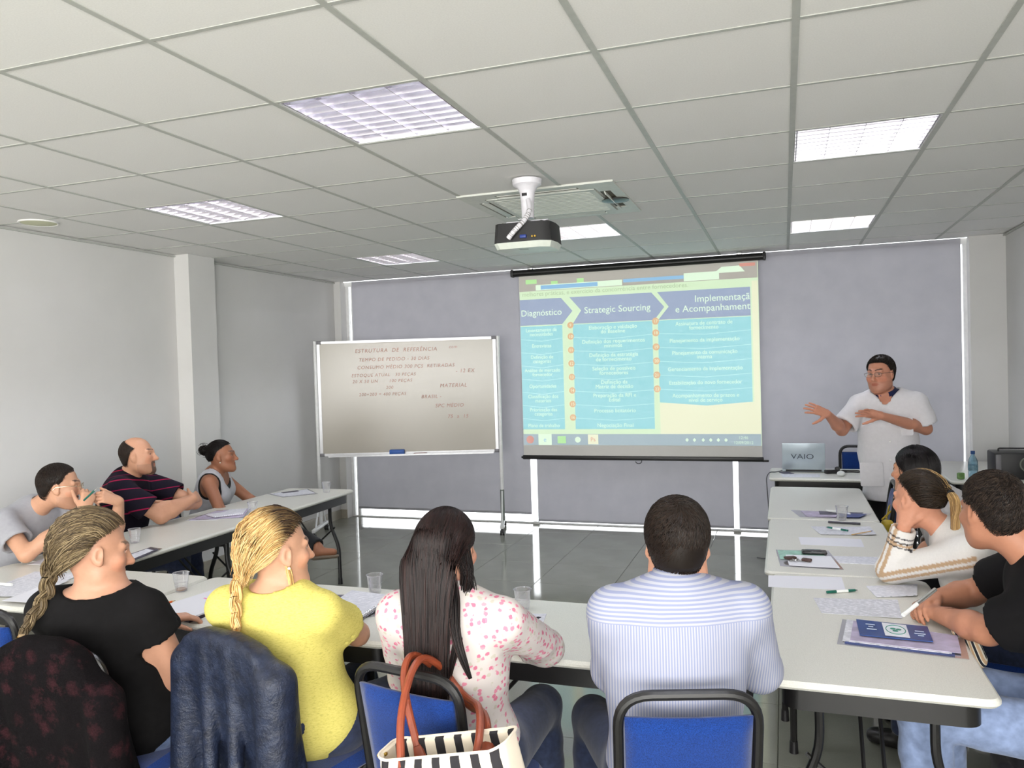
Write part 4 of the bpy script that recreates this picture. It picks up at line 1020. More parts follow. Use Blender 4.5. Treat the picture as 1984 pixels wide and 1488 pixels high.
H = p4.H; pala = ((122, 105, 78), (92, 77, 57), (146, 128, 98), (70, 59, 45), (107, 92, 70)); pal0 = ((78, 60, 44), (64, 48, 36), (92, 72, 52))
g4 = A(-.055, -.108, -.055)
def ash(P_, C, D):
    k = np.clip((P_[:, :, 1]-.0)/.06, 0, 1)*.75; dk = hcols(pal0, len(P_), 6)[:, None, :]; return C[:, None, :]*(1-k[..., None])+dk*k[..., None]
parts = [cap_mesh(H, LINE_G, .008, np.array(lin((84, 70, 50)))), gather_hair(H, LINE_G, 3400, g4, .018, pala, 5, ash, .017, bulge=.08, rad=.0014)]
b0 = H.w(g4); parts.append(braid([b0+A(.03, .012, .075), b0+A(.004, -.006, .04), b0+A(-.006, -.012, -.01), b0+A(-.006, -.02, -.07), b0+A(-.016, -.04, -.11), b0+A(-.020, -.075, -.15), b0+A(-.026, -.095, -.19)], .016, .009, pala, 2.0, 3, rs=.013, per=40))
parts.append(lock((0, 1, 0), [b0+A(-.026, -.095, -.185), b0+A(-.032, -.105, -.215), b0+A(-.038, -.110, -.26)], 130, .009, .012, .0014, ((176, 140, 84), (150, 118, 72)), 5))
hair_obj(p4.root, parts, m_hair)
obj('hair_tie', mv(lathe([(.010, -.006), (.014, 0), (.010, .006)], 14), b0+A(-.026, -.094, -.188)), cloth('plain_elastic', (150, 128, 96)), p4.root, world=True)
SHORT = dict(rad=.0012)
# ---- man in the grey T-shirt, hands at his mouth
def goatee(p, moustache=True, chin=True, wide=.03):
    x, y, z = np.abs(p[:, 0]), p[:, 1], p[:, 2]; m = np.zeros(len(p), bool)
    if moustache: m |= (y > .07) & (z < -.044) & (z > -.0565-.008*(x > .016)) & (x < .030)
    if chin: m |= (y > .045) & (z < -.079) & (x < wide) & (z > -.125)
    return m
stub = lambda p: (p[:, 1] > .0) & (p[:, 2] < -.050) & (p[:, 2] > -.12)
P = (-4.20, 3.30, .54)
J_ = dict(P=P, N=(-3.93, 3.225, .985), head=((-3.77, 3.26, 1.10), -50, 6, 0, 1.0), SL=(-3.99, 3.42, .945), SR=(-3.93, 3.05, .935), EL=(-3.62, 3.48, .775), ER=(-3.74, 3.02, .78),
          WL=(-3.50, 3.40, 1.00), WR=(-3.575, 3.235, .975), HL=((-.42, -.80, .42), (-.75, .2, -.6), dict(curl=(.7, .8, .8, .8), spread=.0)), HR=((.05, .35, .9), (-.85, .5, -.1), dict(curl=(.9, 1.0, 1.05, 1.1), spread=.0)), **sit(P, -80, .42, .14))
p1 = Body('p1', 'man in a grey T-shirt and glasses leaning on the left table, hands before his mouth', J_, (198, 150, 122), hair_line=LINE_M, hair_col=(36, 27, 23), hres=.0048,
          paint=((stub, (150, 112, 92), .35), (goatee, (46, 34, 28), .85)), hand_box=.0042)
m_grey = cloth('grey_jersey', (158, 158, 164), .05); N1 = p1.J['N']
p1.top('tshirt', m_grey, .013, (.62, .62), -.06, .024, wr=(.0045, 17), seed=21, deep=.2); p1.trousers(m_jean, seed=21); p1.shoes(m_shoe)
hair_obj(p1.root, short_hair(p1.H, (.70, .62, .46, .08, -.12, -.14, -.46, -.72, -.80), 3600, .016, .008, ((34, 26, 22), (48, 37, 30), (28, 21, 18)), 3), m_hair)
p1.glasses(m_gold, m_lens)
ax = nrm(p1.J['WR']-p1.J['ER']); q = p1.J['WR']-ax*.035
obj('wristband', tube([q-ax*.011, q+ax*.011], .0325, 18, caps=True), mat('black_rubber', (26, 26, 28), .5), p1.root, world=True)
obj('wristband', tube([q-ax*.030, q-ax*.013], .0335, 18, caps=True), mat('white_rubber', (225, 228, 228), .5), p1.root, world=True)
# ---- bald man in the striped polo, arms crossed
P = (-4.20, 4.03, .55)
J_ = dict(P=P, N=(-4.06, 4.03, 1.045), head=((-3.975, 4.03, 1.175), -63, -4, -3, 1.0), SL=(-4.14, 4.21, .985), SR=(-3.965, 3.86, .98), EL=(-3.80, 4.33, .825), ER=(-3.80, 4.02, .785),
          WL=(-3.78, 4.08, .855), WR=(-3.74, 4.25, .865), HL=((-.15, -.9, -.15), (-.8, .0, -.5), dict(curl=(.3, .3, .4, .4), spread=.02)), HR=((-.35, .9, .05), (-.8, -.3, -.5), dict(curl=(.4, .4, .5, .5), spread=.02)), **sit(P, -62, .44, .16))
LINE_B = (2, 2, 1.6, .9, .15, -.02, -.40, -.72, -.78)
p2 = Body('p2', 'balding man with a goatee in a dark striped polo shirt, arms crossed', J_, (196, 146, 118), chest=(.19, .13), waist=(.18, .15), hip=(.18, .14), arm=1.12, neck=.062, fat=.9, hair_line=None, hair_col=(44, 34, 28), hres=.0048,
          paint=((lambda p: (p[:, 1] > .01) & (p[:, 2] < -.055) & (p[:, 2] > -.12), (140, 102, 82), .45), (lambda p: goatee(p, True, True, .036) | ((np.abs(p[:, 0]) > .020) & (np.abs(p[:, 0]) < .036) & (p[:, 1] > .06) & (p[:, 2] < -.046) & (p[:, 2] > -.10)), (52, 38, 32), .85)))
n = NB('polo_stripes'); v = n.coords(rot=(.12, .22, 0)); sx = n.add('ShaderNodeSeparateXYZ'); n.ln(v, sx.inputs[0])
def band(h, c, w):
    a = n.add('ShaderNodeMath', operation='SUBTRACT'); a.inputs[1].default_value = c; n.ln(h, a.inputs[0]); b = n.add('ShaderNodeMath', operation='ABSOLUTE'); n.ln(a.outputs[0], b.inputs[0])
    d = n.add('ShaderNodeMath', operation='LESS_THAN'); d.inputs[1].default_value = w; n.ln(b.outputs[0], d.inputs[0]); return d.outputs[0]
col = lin((26, 22, 34))
for c_, w_, cc in ((1.015, .0045, (176, 30, 90)), (.945, .006, (200, 36, 84)), (.905, .004, (120, 26, 70)), (.865, .006, (190, 34, 84)), (.80, .005, (170, 30, 80)), (.73, .006, (180, 30, 80)), (.66, .006, (180, 30, 80))):
    col = n.mix(band(sx.outputs[2], c_+.07, w_*.62), col, lin(tuple(q*.8 for q in cc)))
n.ln(col, n.b.inputs['Base Color']); n.b.inputs['Roughness'].default_value = .9; n.b.inputs['Specular IOR Level'].default_value = .15; m_polo = n.m
p2.top('polo_shirt', m_polo, .014, (.68, .68), -.08, .024, wr=(.0045, 16), seed=22, deep=.22); p2.trousers(m_jean, seed=22); p2.shoes(m_shoe)
p2.collar(cloth('polo_collar', (24, 22, 38)), .067, .030, .016, gap=.35)
horse = lambda D: .80-D[:, 2]+.0
hair_obj(p2.root, short_hair(p2.H, LINE_B, 2200, .012, .006, ((40, 31, 26), (56, 44, 36)), 4, excl=lambda D: .46-D[:, 2]-.75*D[:, 1]), m_hair)
# ---- woman with the bun
P = (-4.20, 4.90, .53)
J_ = dict(P=P, N=(-4.06, 4.86, .955), head=((-4.00, 4.86, 1.075), -64, -3, -2, .96), SL=(-4.13, 5.0, .90), SR=(-4.00, 4.71, .895), EL=(-3.95, 5.12, .70), ER=(-3.86, 4.66, .695),
          WL=(-3.74, 5.06, .60), WR=(-3.68, 4.80, .64), HL=((.8, -.5, 0), (0, 0, -1), HREST), HR=((.7, .7, 0), (0, 0, -1), HREST),
          KL=(-3.80, 5.05, .50), AL=(-3.76, 5.05, .08), KR=(-3.72, 4.98, .60), AR=(-3.20, 4.86, .43), toes={'L': A(.9, .3, 0), 'R': A(.97, .1, .08)})
p3 = Body('p3', 'dark-haired woman with a bun in a grey tank top, sitting at the far left', J_, (150, 100, 74), fem=True, chest=(.14, .105), waist=(.13, .11), hip=(.17, .13), arm=.98, neck=.047, bust=1., hair_line=LINE_G, hair_col=(20, 15, 14), hres=.0048)
N3 = p3.J['N']; up3, fw3, rt3 = p3.up, p3.fw, p3.rt
m_tank = cloth('grey_tank', (176, 176, 182), .05); m_tank2 = cloth('black_tank', (20, 18, 20))
for nm_, ma_, g_, dp, wd in (('under_top', m_tank2, .006, .105, .082), ('tank_top', m_tank, .012, .15, .072)):
    cuts = [('e', N3+up3*.02+fw3*.05, p3.R, (wd, .13, dp)), ('e', N3+up3*.03-fw3*.05, p3.R, (wd*.9, .12, dp*.8))]
    for S_, sg in (('SL', -1), ('SR', 1)):
        a_ = p3.J[S_]+rt3*sg*(.012 if ma_ is m_tank2 else .004)-up3*.02; cuts.append(('e', a_, p3.R, (.062 if ma_ is m_tank2 else .068, .16, .125)))
    p3.top(nm_, ma_, g_, (0, 0), -.06, 0, cut=cuts, wr=(.002, 20), seed=23, deep=.2)
p3.trousers(m_trous, seed=23); 
hs = p3.feet['R']; f = Fld(np.minimum(hs[0][1], hs[0][2])-.07, np.maximum(hs[0][1], hs[0][2])+.07, .006)
td = nrm(p3.J['AR']-p3.J['KR']); dn_ = nrm(hs[0][2]-hs[0][1]); so = A(0, 0, -1)
f.cone(hs[0][1]+so*.028-dn_*.005, hs[0][2]+so*.014+dn_*.012, .034, .030, .02); f.cone(hs[0][1]+so*-.016-dn_*.02, hs[0][2]+so*-.028+dn_*.03, .046, .046, .02, 0, 's'); obj('sandal', f.nets(), mat('sandal_leather', (118, 104, 90), .5), p3.root, world=True, smooth=True)
H = p3.H; palk = ((20, 15, 14), (28, 21, 19), (15, 11, 11)); g3 = A(0, -.105, .052)
parts = [cap_mesh(H, LINE_G, .005, lin((18, 13, 12))), gather_hair(H, LINE_G, 1500, g3, .008, palk, 6, None, .010, rad=.0014)]
bc = H.w((0, -.130, .058)); rb_ = np.random.RandomState(3); Pp = []
for k in range(240):
    ax_ = nrm(rb_.randn(3)*A(.4, 1, .5)); u = nrm(np.cross(ax_, rb_.randn(3))); w = np.cross(ax_, u); rr = .034*(.7+.32*rb_.rand()); a0 = rb_.rand()*6; t_ = np.linspace(0, 2.6, 9)+a0; o_ = ax_*.016*rb_.randn()
    Pp.append(bc+o_+rr*(np.cos(t_)[:, None]*u+np.sin(t_)[:, None]*w))
v_, f_2 = ball(bc, .031, 14, 10); f_2 = np.array([q if len(q) == 4 else (*q, q[-1]) for q in f_2 if len(q) in (3, 4)])
parts += [strands(np.array(Pp), .0018, hcols(palk, 240, 5)), (v_, f_2, np.broadcast_to(np.array(lin((16, 12, 11))), v_.shape))]
hair_obj(p3.root, parts, m_hair)
obj('earring', ball(H.w((.083, .004, -.044)), .0045, 10, 8), MATS['pearl'], p3.root, world=True)
# ---- man in the black T-shirt on the right
P = (.95, 2.84, .54)
J_ = dict(P=P, N=(.745, 2.86, 1.04), head=((.628, 2.905, 1.17), 27, 8, 0, 1.0), SL=(.80, 2.655, .965), SR=(.81, 3.05, .985), EL=(.60, 2.875, .785), ER=(.64, 3.30, .79),
          WL=(.49, 3.055, .775), WR=(.50, 3.185, .795), HL=((-.45, .85, .05), (.0, .1, -1), dict(curl=(.55, .6, .65, .7), spread=.03)), HR=((-.65, -.75, -.08), (.45, -.1, -.85), dict(curl=(.5, .55, .6, .65), spread=.03, thumb=(.5, .8, .2))),
          KL=(.39, 2.75, .555), AL=(.42, 2.74, .10), KR=(.47, 3.02, .55), AR=(.50, 3.08, .09), toes={'L': A(-1, -.1, 0), 'R': A(-1, .1, 0)})
p8 = Body('p8', 'man with short dark hair in a black T-shirt, leaning on the right-hand table', J_, (176, 122, 96), chest=(.195, .135), waist=(.18, .14), hip=(.18, .14), arm=1.15, neck=.064, fat=.6, hair_line=LINE_M, hair_col=(34, 27, 24), hres=.005, hand_box=.004)
m_btee = cloth('black_tshirt', (14, 13, 15), .12, sheen=0)
p8.top('tshirt', m_btee, .014, (.80, .66), -.08, .024, wr=(.0045, 15), seed=24, deep=.22); p8.trousers(m_jeanl, seed=24, g=.016, wr=(.006, 18)); p8.shoes(m_shoe)
hair_obj(p8.root, short_hair(p8.H, (.62, .50, .34, .08, -.10, -.12, -.46, -.74, -.82), 5200, .018, .012, ((36, 29, 26), (52, 42, 36), (28, 22, 20), (64, 52, 44)), 5, lift=.6), m_hair)
# ---- woman in the white sweater with the pony tail
P = (.90, 3.66, .53)
J_ = dict(P=P, N=(.62, 3.585, .955), head=((.512, 3.62, 1.08), 42, 6, 4, .97), SL=(.665, 3.42, .905), SR=(.70, 3.74, .915), EL=(.405, 3.615, .785), ER=(.78, 3.95, .69),
          WL=(.455, 3.565, .985), WR=(.70, 3.78, .60), HL=((.22, .18, .9), (.5, .75, -.1), dict(curl=(.6, .7, .8, .85), spread=.0)), HR=((-.8, -.5, 0), (0, 0, -1), HREST), **sit(P, 72, .40, .13))
p9 = Body('p9', 'woman with a blonde-tipped ponytail in a white sweater, chin on her hand', J_, (214, 152, 124), fem=True, chest=(.145, .11), waist=(.135, .11), hip=(.17, .13), arm=.98, neck=.049, bust=.9, hair_line=LINE_G, hair_col=(46, 36, 28), hres=.005, hand_box=.0042)
def sweater_cols(V):
    C = np.tile(np.array(lin((228, 225, 222))), (len(V), 1)); J = p9.J; tan_, dk = np.array(lin((190, 160, 128))), np.array(lin((44, 40, 46)))
    for q in 'LR':
        S_, E_, W_ = J['S'+q], J['E'+q], J['W'+q]
        pn = nrm(np.cross(E_-S_, W_-E_)); pn = pn if pn @ (A(0, 0, 1.68)-E_) > 0 else -pn
        outs = nrm(nrm(E_-S_)-nrm(W_-E_))
        for a, b, fore in ((S_, E_, 0), (E_, W_, 1)):
            d = b-a; L = np.linalg.norm(d); ax = d/L; t = ((V-a) @ ax)/L; rel = V-a-np.outer(t*L, ax); rr = np.linalg.norm(rel, axis=1); m = (rr < .075) & (t > -.12) & (t < 1.15)
            ov = outs-ax*(outs @ ax); ov = nrm(ov); hgt = rel @ ov; near = rel @ pn
            w_ = m & (near > -.01)
            C[w_ & (hgt > .000) & (hgt < .017)] = tan_; C[w_ & (hgt > .029) & (hgt < .041)] = tan_*1.05
            if fore:
                s_ = t*L; e_ = L*.94
                for lo, hi, cc in ((.030, .036, dk), (.050, .056, dk), (.058, .068, tan_), (.070, .076, dk)): C[m & (s_ < e_-lo) & (s_ > e_-hi)] = cc
    return C
m_knit = vcol('sweater_knit', .9, .15, .05, 120, .35, 900, .2)
p9.top('sweater', m_knit, .014, (1.93, 1.9), -.08, .006, wr=(.003, 18), seed=25, deep=.2, h=.0062, cols=sweater_cols); p9.trousers(m_jean, seed=25); p9.shoes(m_shoe)
H = p9.H; g9 = A(.03, -.125, .03); pal9 = ((50, 39, 30), (40, 31, 25), (64, 50, 38)); pal9b = ((196, 160, 106), (168, 132, 86), (212, 178, 124), (150, 116, 76))
def streaks(P_, C, D):
    r = np.random.RandomState(7); bl = hcols(pal9b, len(P_), 9)[:, None, :]; k = ((P_[:, :, 1] < -.02)*(np.abs(P_[:, :1, 0]-.03) < .06)*(r.rand(len(P_), 1) < .75))*np.clip((-.01-P_[:, :, 1])/.05, 0, 1); k = k*(D[:, 2:3] > .0)
    return C[:, None, :]*(1-k[..., None])+bl*k[..., None]
parts = [cap_mesh(H, LINE_G, .006, lin((40, 31, 25))), gather_hair(H, LINE_G, 2600, g9, .011, pal9, 7, streaks, .010, rad=.0014)]
b0 = H.w(g9); parts.append(lock((0, 0, 1), [b0+A(0, .01, 0), b0+A(.010, -.03, -.002), b0+A(.018, -.048, -.035), b0+A(.014, -.052, -.10), b0+A(.010, -.055, -.16), b0+A(.012, -.06, -.225)], 620, .013, .017, .0014, pal9b, 6, flat=.8))
hair_obj(p9.root, parts, m_hair)
ax = nrm(A(.012, -.03, -.004)); x_ = nrm(np.cross(ax, (0, 0, 1))); y_ = np.cross(ax, x_)
obj('hair_tie', tube([b0+ax*.012+(x_*math.cos(a)+y_*math.sin(a))*.014 for a in np.linspace(0, 2*PI, 14, False)], .0055, 8, True), mat('black_elastic', (22, 20, 22), .7), p9.root, world=True)
# ---- black-haired woman beyond her
P = (.93, 4.45, .53)
J_ = dict(P=P, N=(.70, 4.36, .975), head=((.602, 4.355, 1.105), 52, 2, 0, .98), SL=(.77, 4.19, .92), SR=(.80, 4.53, .925), EL=(.74, 4.30, .68), ER=(.74, 4.66, .68),
          WL=(.62, 4.42, .60), WR=(.60, 4.52, .60), HL=((-.8, .5, 0), (0, 0, -1), HREST), HR=((-.8, -.4, 0), (0, 0, -1), HREST), **sit(P, 78, .40, .13))
p10 = Body('p10', 'black-haired woman on the right, mostly hidden behind the ponytailed woman', J_, (196, 142, 112), fem=True, chest=(.15, .11), waist=(.14, .115), hip=(.17, .13), arm=1., neck=.049, bust=.9, hair_line=LINE_F, hair_col=(18, 14, 16), hres=.006)
p10.top('blouse', cloth('grey_blouse', (168, 164, 164), .05), .012, (1.2, 1.2), -.08, .014, seed=26, deep=.2); p10.trousers(m_trous, seed=26); p10.shoes(m_shoe)
H = p10.H; palx = ((16, 12, 13), (24, 18, 19), (12, 9, 10)); D = sph(3600); D = D[np.random.RandomState(2).permutation(len(D))]; D = D[hmargin(D, LINE_F) > -.02][:1500]; r = np.random.RandomState(6); P_ = []
for d in D:
    root = CR_C+d*(CR_R+.010); s_ = d*A(1, 1, 0); s_ = s_/max(np.linalg.norm(s_), .15); hang = A(s_[0]*.088, s_[1]*.098-.025, -.03); tip = A(s_[0]*.080+r.randn()*.004, s_[1]*.06-.035, -.115-.03*r.rand())
    if d[1] > .1: hang = A(np.sign(d[0])*.088, -.02-.03*r.rand(), -.03); tip = A(np.sign(d[0])*.078, -.03-.04*r.rand(), -.13-.02*r.rand())
    pts = [root]
    for u in (.3, .6):
        q = root*(1-u)+hang*u; e = math.sqrt((((q-CR_C)/(CR_R+.016))**2).sum()); pts.append(CR_C+(q-CR_C)/min(e, 1) if e < 1 else q)
    pts += [hang, tip]; pts = np.array(pts); s2 = np.linspace(0, 4, 11); c = np.stack([np.interp(s2, np.arange(5), pts[:, i]) for i in range(3)], 1)
    for _ in range(2): c[1:-1] = (c[:-2]+2*c[1:-1]+c[2:])/4
    P_.append(c)
hair_obj(p10.root, [cap_mesh(H, LINE_F, .006, lin((14, 11, 12))), strands(H.w(np.array(P_)), .0018, hcols(palx, len(P_), 3))], m_hair)
# ---- the presenter in the white coat
J_ = dict(P=(.70, 6.21, .93), N=(.680, 6.20, 1.405), head=((.648, 6.165, 1.555), 148, 5, 2, 1.03), SL=(.872, 6.14, 1.342), SR=(.505, 6.19, 1.33), EL=(.93, 6.16, 1.16), ER=(.38, 6.08, 1.16),
          WL=(.615, 5.86, 1.275), WR=(.275, 5.83, 1.292), HL=((-.88, -.25, .22), (-.1, -.8, -.55), dict(curl=(.10, .08, .12, .2), spread=.10, thumb=(.75, .62, .1))), HR=((-.78, -.35, .36), (.2, .8, -.55), dict(curl=(.12, .12, .15, .2), spread=.17, thumb=(.85, .45, .25))),
          KL=(.79, 6.18, .50), KR=(.62, 6.21, .50), AL=(.80, 6.22, .09), AR=(.61, 6.25, .09), toes={'L': A(-.35, -.9, 0), 'R': A(-.6, -.8, 0)})
p11 = Body('p11', 'man in glasses and a white lab coat standing by the laptop desk, gesturing', J_, (190, 132, 108), chest=(.172, .125), waist=(.172, .14), hip=(.17, .135), arm=1.04, neck=.060, fat=.8, hair_line=LINE_M, hair_col=(38, 30, 26), hres=.005, hand_box=.0042, pos=(.70, 6.21, 0),
           paint=((lambda p: (p[:, 1] > .0) & (p[:, 2] < -.048) & (p[:, 2] > -.115), (140, 100, 84), .3),))
m_coat = cloth('lab_coat', (212, 210, 214), .03); N_ = p11.J['N']; fw = p11.fw; up = p11.up; rt = p11.rt
p11.trousers(m_trous, seed=30, waist=.05, ankle=-.02); p11.shoes(m_shoe)
m_navy = cloth('navy_polo', (28, 34, 72)); m_under = cloth('white_undershirt', (226, 226, 230))
p11.top('polo_shirt', m_navy, .006, (.2, .2), .05, .0, cut=(('e', N_+fw*.115-up*.02, p11.R, (.045, .07, .09)),), wr=None, seed=31)
p11.collar(m_navy, .070, .044, .022, gap=.30)
vcut = [('c', N_+fw*.115-up*.15, N_+fw*.085+up*.02, .004, .060), ('c', N_+fw*.03-up*.005, N_+fw*.02+up*.12, .088, .11)]
P0 = p11.J['P']
p11.top('lab_coat', m_coat, .017, (.80, .80), 0, .026, cut=vcut, wr=(.010, 12), seed=32, loose=.006, skirt=(P0+up*.08, A(.70, 6.21, .60), .168, .185, A(.70, 6.21, .655)))
def coat_pt(a, z, out=.0):
    q = P0*A(1, 1, 0)+A(0, 0, z); d = fw*math.cos(a)+rt*math.sin(a); return q, nrm(d*A(1, 1, 0))
for nm_, x0, z0, w_, h_ in (('pocket', -.10, 1.19, .11, .13), ('pocket', -.11, .86, .15, .17), ('pocket', .11, .86, .15, .17)):
    V_, F_ = slab(w_, h_, .012, 0, .004, .0015); c_ = P0*A(1, 1, 0)+rt*(-x0)*-1+A(0, 0, z0); R_ = np.stack([rt, up, fw], 1)
    dep_ = .187 if z0 < 1 else .165
    obj(nm_, (V_ @ R_.T + c_+fw*dep_-np.array(p11.root.location)*0, F_), m_coat, p11.root, world=True)
for z in (1.22, 1.09, .96, .83, .72): obj('button', mv(lathe([(0, 0), (.008, 0), (.0085, .002), (.006, .0035), (0, .003)], 12), P0*A(1, 1, 0)+A(0, 0, z)+fw*.192-rt*.01, R=np.stack([rt, up, fw], 1)), m_white, p11.root, world=True)
hair_obj(p11.root, short_hair(p11.H, (.60, .50, .38, .10, -.12, -.14, -.44, -.70, -.78), 3000, .022, .014, ((34, 27, 23), (48, 39, 33), (28, 22, 19)), 6, lift=.5), m_hair)
p11.glasses(mat('dark_spectacle', (90, 80, 74), .3, metal=.6), m_lens, .031, .015)
# ================================================================ PROJECTOR SCREEN with the projected slide
t = thing('projector_screen', 'wide roll-down projector screen showing a blue slide with white arrows', 'projector screen', (-1.40, 7.80, 0))
def scr(name, m, ma, par=t, **k): return obj(name, (np.asarray(m[0], float)-np.array((-1.40, 7.80, 0)), m[1]), ma, par, **k)
m_fab = mat('screen_fabric', (205, 203, 198), .8, spec=.2, var=.02, vs=4)
scr('fabric', box(-2.588, -.212, 7.798, 7.801, .745, 2.63), m_fab, smooth=False)
scr('case', mv(tube([(-1.255, 0, 0), (1.255, 0, 0)], .034, 16), (-1.405, 7.80, 2.648)), m_black)
for q in (-2.655, -.155): scr('end_cap', mv(rbox(.03, .078, .078, .012), (q, 7.80, 2.65)), m_dark)
for q in (-2.46, -.38): scr('mounting_clip', mv(rbox(.05, .05, .03, .004), (q, 7.80, 2.694)), m_chrome)
scr('bottom_bar', mv(rbox(2.40, .026, .044, .008), (-1.40, 7.80, .735)), m_black)
scr('end_tab', J(mv(rbox(.06, .02, .02, .004), (-.185, 7.80, .722)), mv(rbox(.03, .02, .02, .004), (-2.60, 7.80, .735))), m_dark)
scr('pull_loop', tube([(-1.387+.030*math.cos(a), 7.79, .705+.022*math.sin(a)) for a in np.linspace(PI, 2*PI, 10)]+[(-1.357, 7.79, .716)], .004, 6), m_dark)
def proj(name, c, e=1):
    """screen fabric plus the projector's light on it"""
    n = NB(name); L = lin(c); n.b.inputs['Base Color'].default_value = (.46, .46, .44, 1); n.b.inputs['Roughness'].default_value = .8; n.b.inputs['Specular IOR Level'].default_value = .1
    n.b.inputs['Emission Color'].default_value = (*[max(.002, v-.27)/1.77 for v in L], 1); n.b.inputs['Emission Strength'].default_value = 1; return n.m
U0, U1, V0, V1 = -2.584, -.215, 2.612, .762
def uv(u, v): return (U0+(U1-U0)*u, V0+(V1-V0)*v)
sl = scr('projected_image', box(U0, U1, 7.7965, 7.7975, uv(0, .945)[1], uv(0, .005)[1]), proj('slide_ground', (205, 226, 196)), smooth=False)
def flat(name, pts, ma, d, par=None):
    n = len(pts); V = [(uv(*p)[0], 7.7965-d, uv(*p)[1]) for p in pts]+[(uv(*p)[0], 7.7965-d+.0006, uv(*p)[1]) for p in pts]
    F = [tuple(range(n)), tuple(range(2*n-1, n-1, -1))]+[(i, n+i, n+(i+1) % n, (i+1) % n) for i in range(n)]
    return scr(name, (V, F), ma, sl, smooth=False)
R4 = lambda a, b, c, d: [(a, b), (a, d), (c, d), (c, b)]
p_cream = proj('slide_cream', (224, 226, 200)); p_grey = proj('slide_grey', (172, 168, 164)); p_head = proj('slide_header', (154, 166, 192)); p_cyan = proj('slide_cyan', (152, 206, 214))
p_txt = proj('slide_text', (216, 236, 214)); p_tband = proj('slide_taskbar', (160, 176, 186)); p_org = proj('slide_orange', (214, 176, 140)); p_line = proj('slide_line', (186, 226, 226)); p_dk = proj('slide_dark_text', (168, 184, 160)); p_sel = proj('slide_select', (136, 184, 218)); p_red = proj('slide_red', (206, 150, 140)); p_grn = proj('slide_green', (176, 222, 160))
flat('slide_area', R4(.60, .72, .998, .885), p_cream, .0006); flat('slide_area', R4(.975, .10, .998, .885), p_cream, .0007)
flat('window_bar', R4(0, .005, .998, .085), p_grey, .0006)
flat('address_bar', R4(.075, .052, .455, .082), p_txt, .0012); flat('address_selection', R4(.098, .056, .35, .078), p_sel, .0018)
flat('browser_tab', R4(.46, .05, .71, .068), p_sel, .0012); flat('browser_tab', R4(.71, .04, .85, .082), p_txt, .0012)
for u, v, w in ((.03, .02, .05), (.145, .035, .03), (.26, .03, .03)): flat('icon_glow', R4(u, v, u+w, v+.024), p_grn, .0011)
flat('icon_glow', [(.83, .05), (.86, .02), (.93, .018), (.95, .05)], p_txt, .0011); flat('close_button', R4(.93, .008, .99, .024), p_red, .0012)
flat('header_arrow', [(0, .13), (0, .275), (.19, .275), (.237, .205), (.187, .13)], p_head, .0012)
flat('header_arrow', [(.225, .13), (.275, .205), (.237, .277), (.586, .277), (.628, .21), (.576, .13)], p_head, .0012)
flat('header_arrow', [(.60, .13), (.646, .21), (.602, .277), (.969, .277), (.969, .13)], p_head, .0012)
for a, b, bot in ((0, .19, .857), (.237, .577, .857)): flat('column_panel', R4(a, .281, b, bot), p_cyan, .0012)
flat('column_panel', [(.60, .281), (.60, .715), (.79, .735), (.969, .718), (.969, .281)], p_cyan, .0012)
def divider(a, b, v):
    m_ = (a+b)/2; top_ = [(a+(b-a)*k/12, v+.014*(1-abs(2*k/12-1))) for k in range(13)]; flat('divider', top_+[(x, y+.003) for x, y in top_[::-1]], p_line, .0018)
rows = [.35, .424, .498, .572, .646, .72, .794]
for v in rows:
    divider(0, .19, v); divider(.24, .577, v)
for v in rows[:5]: divider(.605, .969, v-.002)
def disc(u, v, r, ma): flat('number_disc', [(u+r*math.cos(a)/(2.37/1.85), v+r*math.sin(a)) for a in np.linspace(0, -2*PI, 20, False)], ma, .0022)
def st(s, u, v, size, ma=p_txt, al='CENTER', sx=1): x, z = uv(u, v); return text('slide_text', s, size, ma, sl, (x+1.40, -.0070, z-size*.36), (PI/2, 0, 0), al, sx=sx)
for i, v in enumerate((.283, .345, .42, .494, .569, .643, .718, .792)): disc(.2265, v, .018, p_org); st(str(9+i), .2265, v, .042)
for i, v in enumerate((.283, .345, .42, .494, .569, .643)): disc(.5905, v, .0185, p_org); st(str(17+i), .5905, v, .042)
st('Diagnóstico', .004, .205, .092, al='LEFT'); st('Strategic Sourcing', .43, .205, .092); st('Implementaçã', .968, .175, .092, al='RIGHT'); st('e Acompanhament', .968, .225, .092, al='RIGHT')
st('melhores práticas, e exercício da concorrência entre fornecedores.', .37, .100, .062, p_dk)
for s_, v in (('Elaboração e validação', .302), ('do Baseline', .325), ('Definição dos requerimentos', .378), ('mínimos', .402), ('Definição da estratégia', .452), ('de fornecimento', .476), ('Seleção de possíveis', .526), ('fornecedores', .55), ('Definição da', .60), ('Matriz de decisão', .624), ('Preparação da RFI e', .672), ('Edital', .696), ('Processo licitatório', .755), ('Negociação Final', .835)): st(s_, .41, v, .054)
for s_, v in (('Assinatura de contrato de', .302), ('fornecimento', .325), ('Planejamento da implementação', .39), ('Planejamento da comunicação', .455), ('interna', .478), ('Gerenciamento da implementação', .54), ('Estabilização do novo fornecedor', .612), ('Acompanhamento de prazos e', .68), ('nível de serviço', .704)): st(s_, .785, v, .054, sx=.94)
for s_, v in (('Levantamento de', .302), ('necessidades', .325), ('Entrevistas', .39), ('Definição de', .452), ('categorias', .476), ('Análise de mercado', .526), ('fornecedor', .55), ('Oportunidades', .615), ('Classificação dos', .672), ('materiais', .696), ('Priorização das', .746), ('categorias', .77), ('Plano de trabalho', .835)): st(s_, .095, v, .052, sx=.92)
flat('taskbar', R4(0, .884, .998, .945), p_tband, .0012); flat('task_highlight', R4(.068, .884, .128, .945), p_txt, .0018); flat('task_icon', R4(.155, .896, .192, .935), p_grn, .0018)
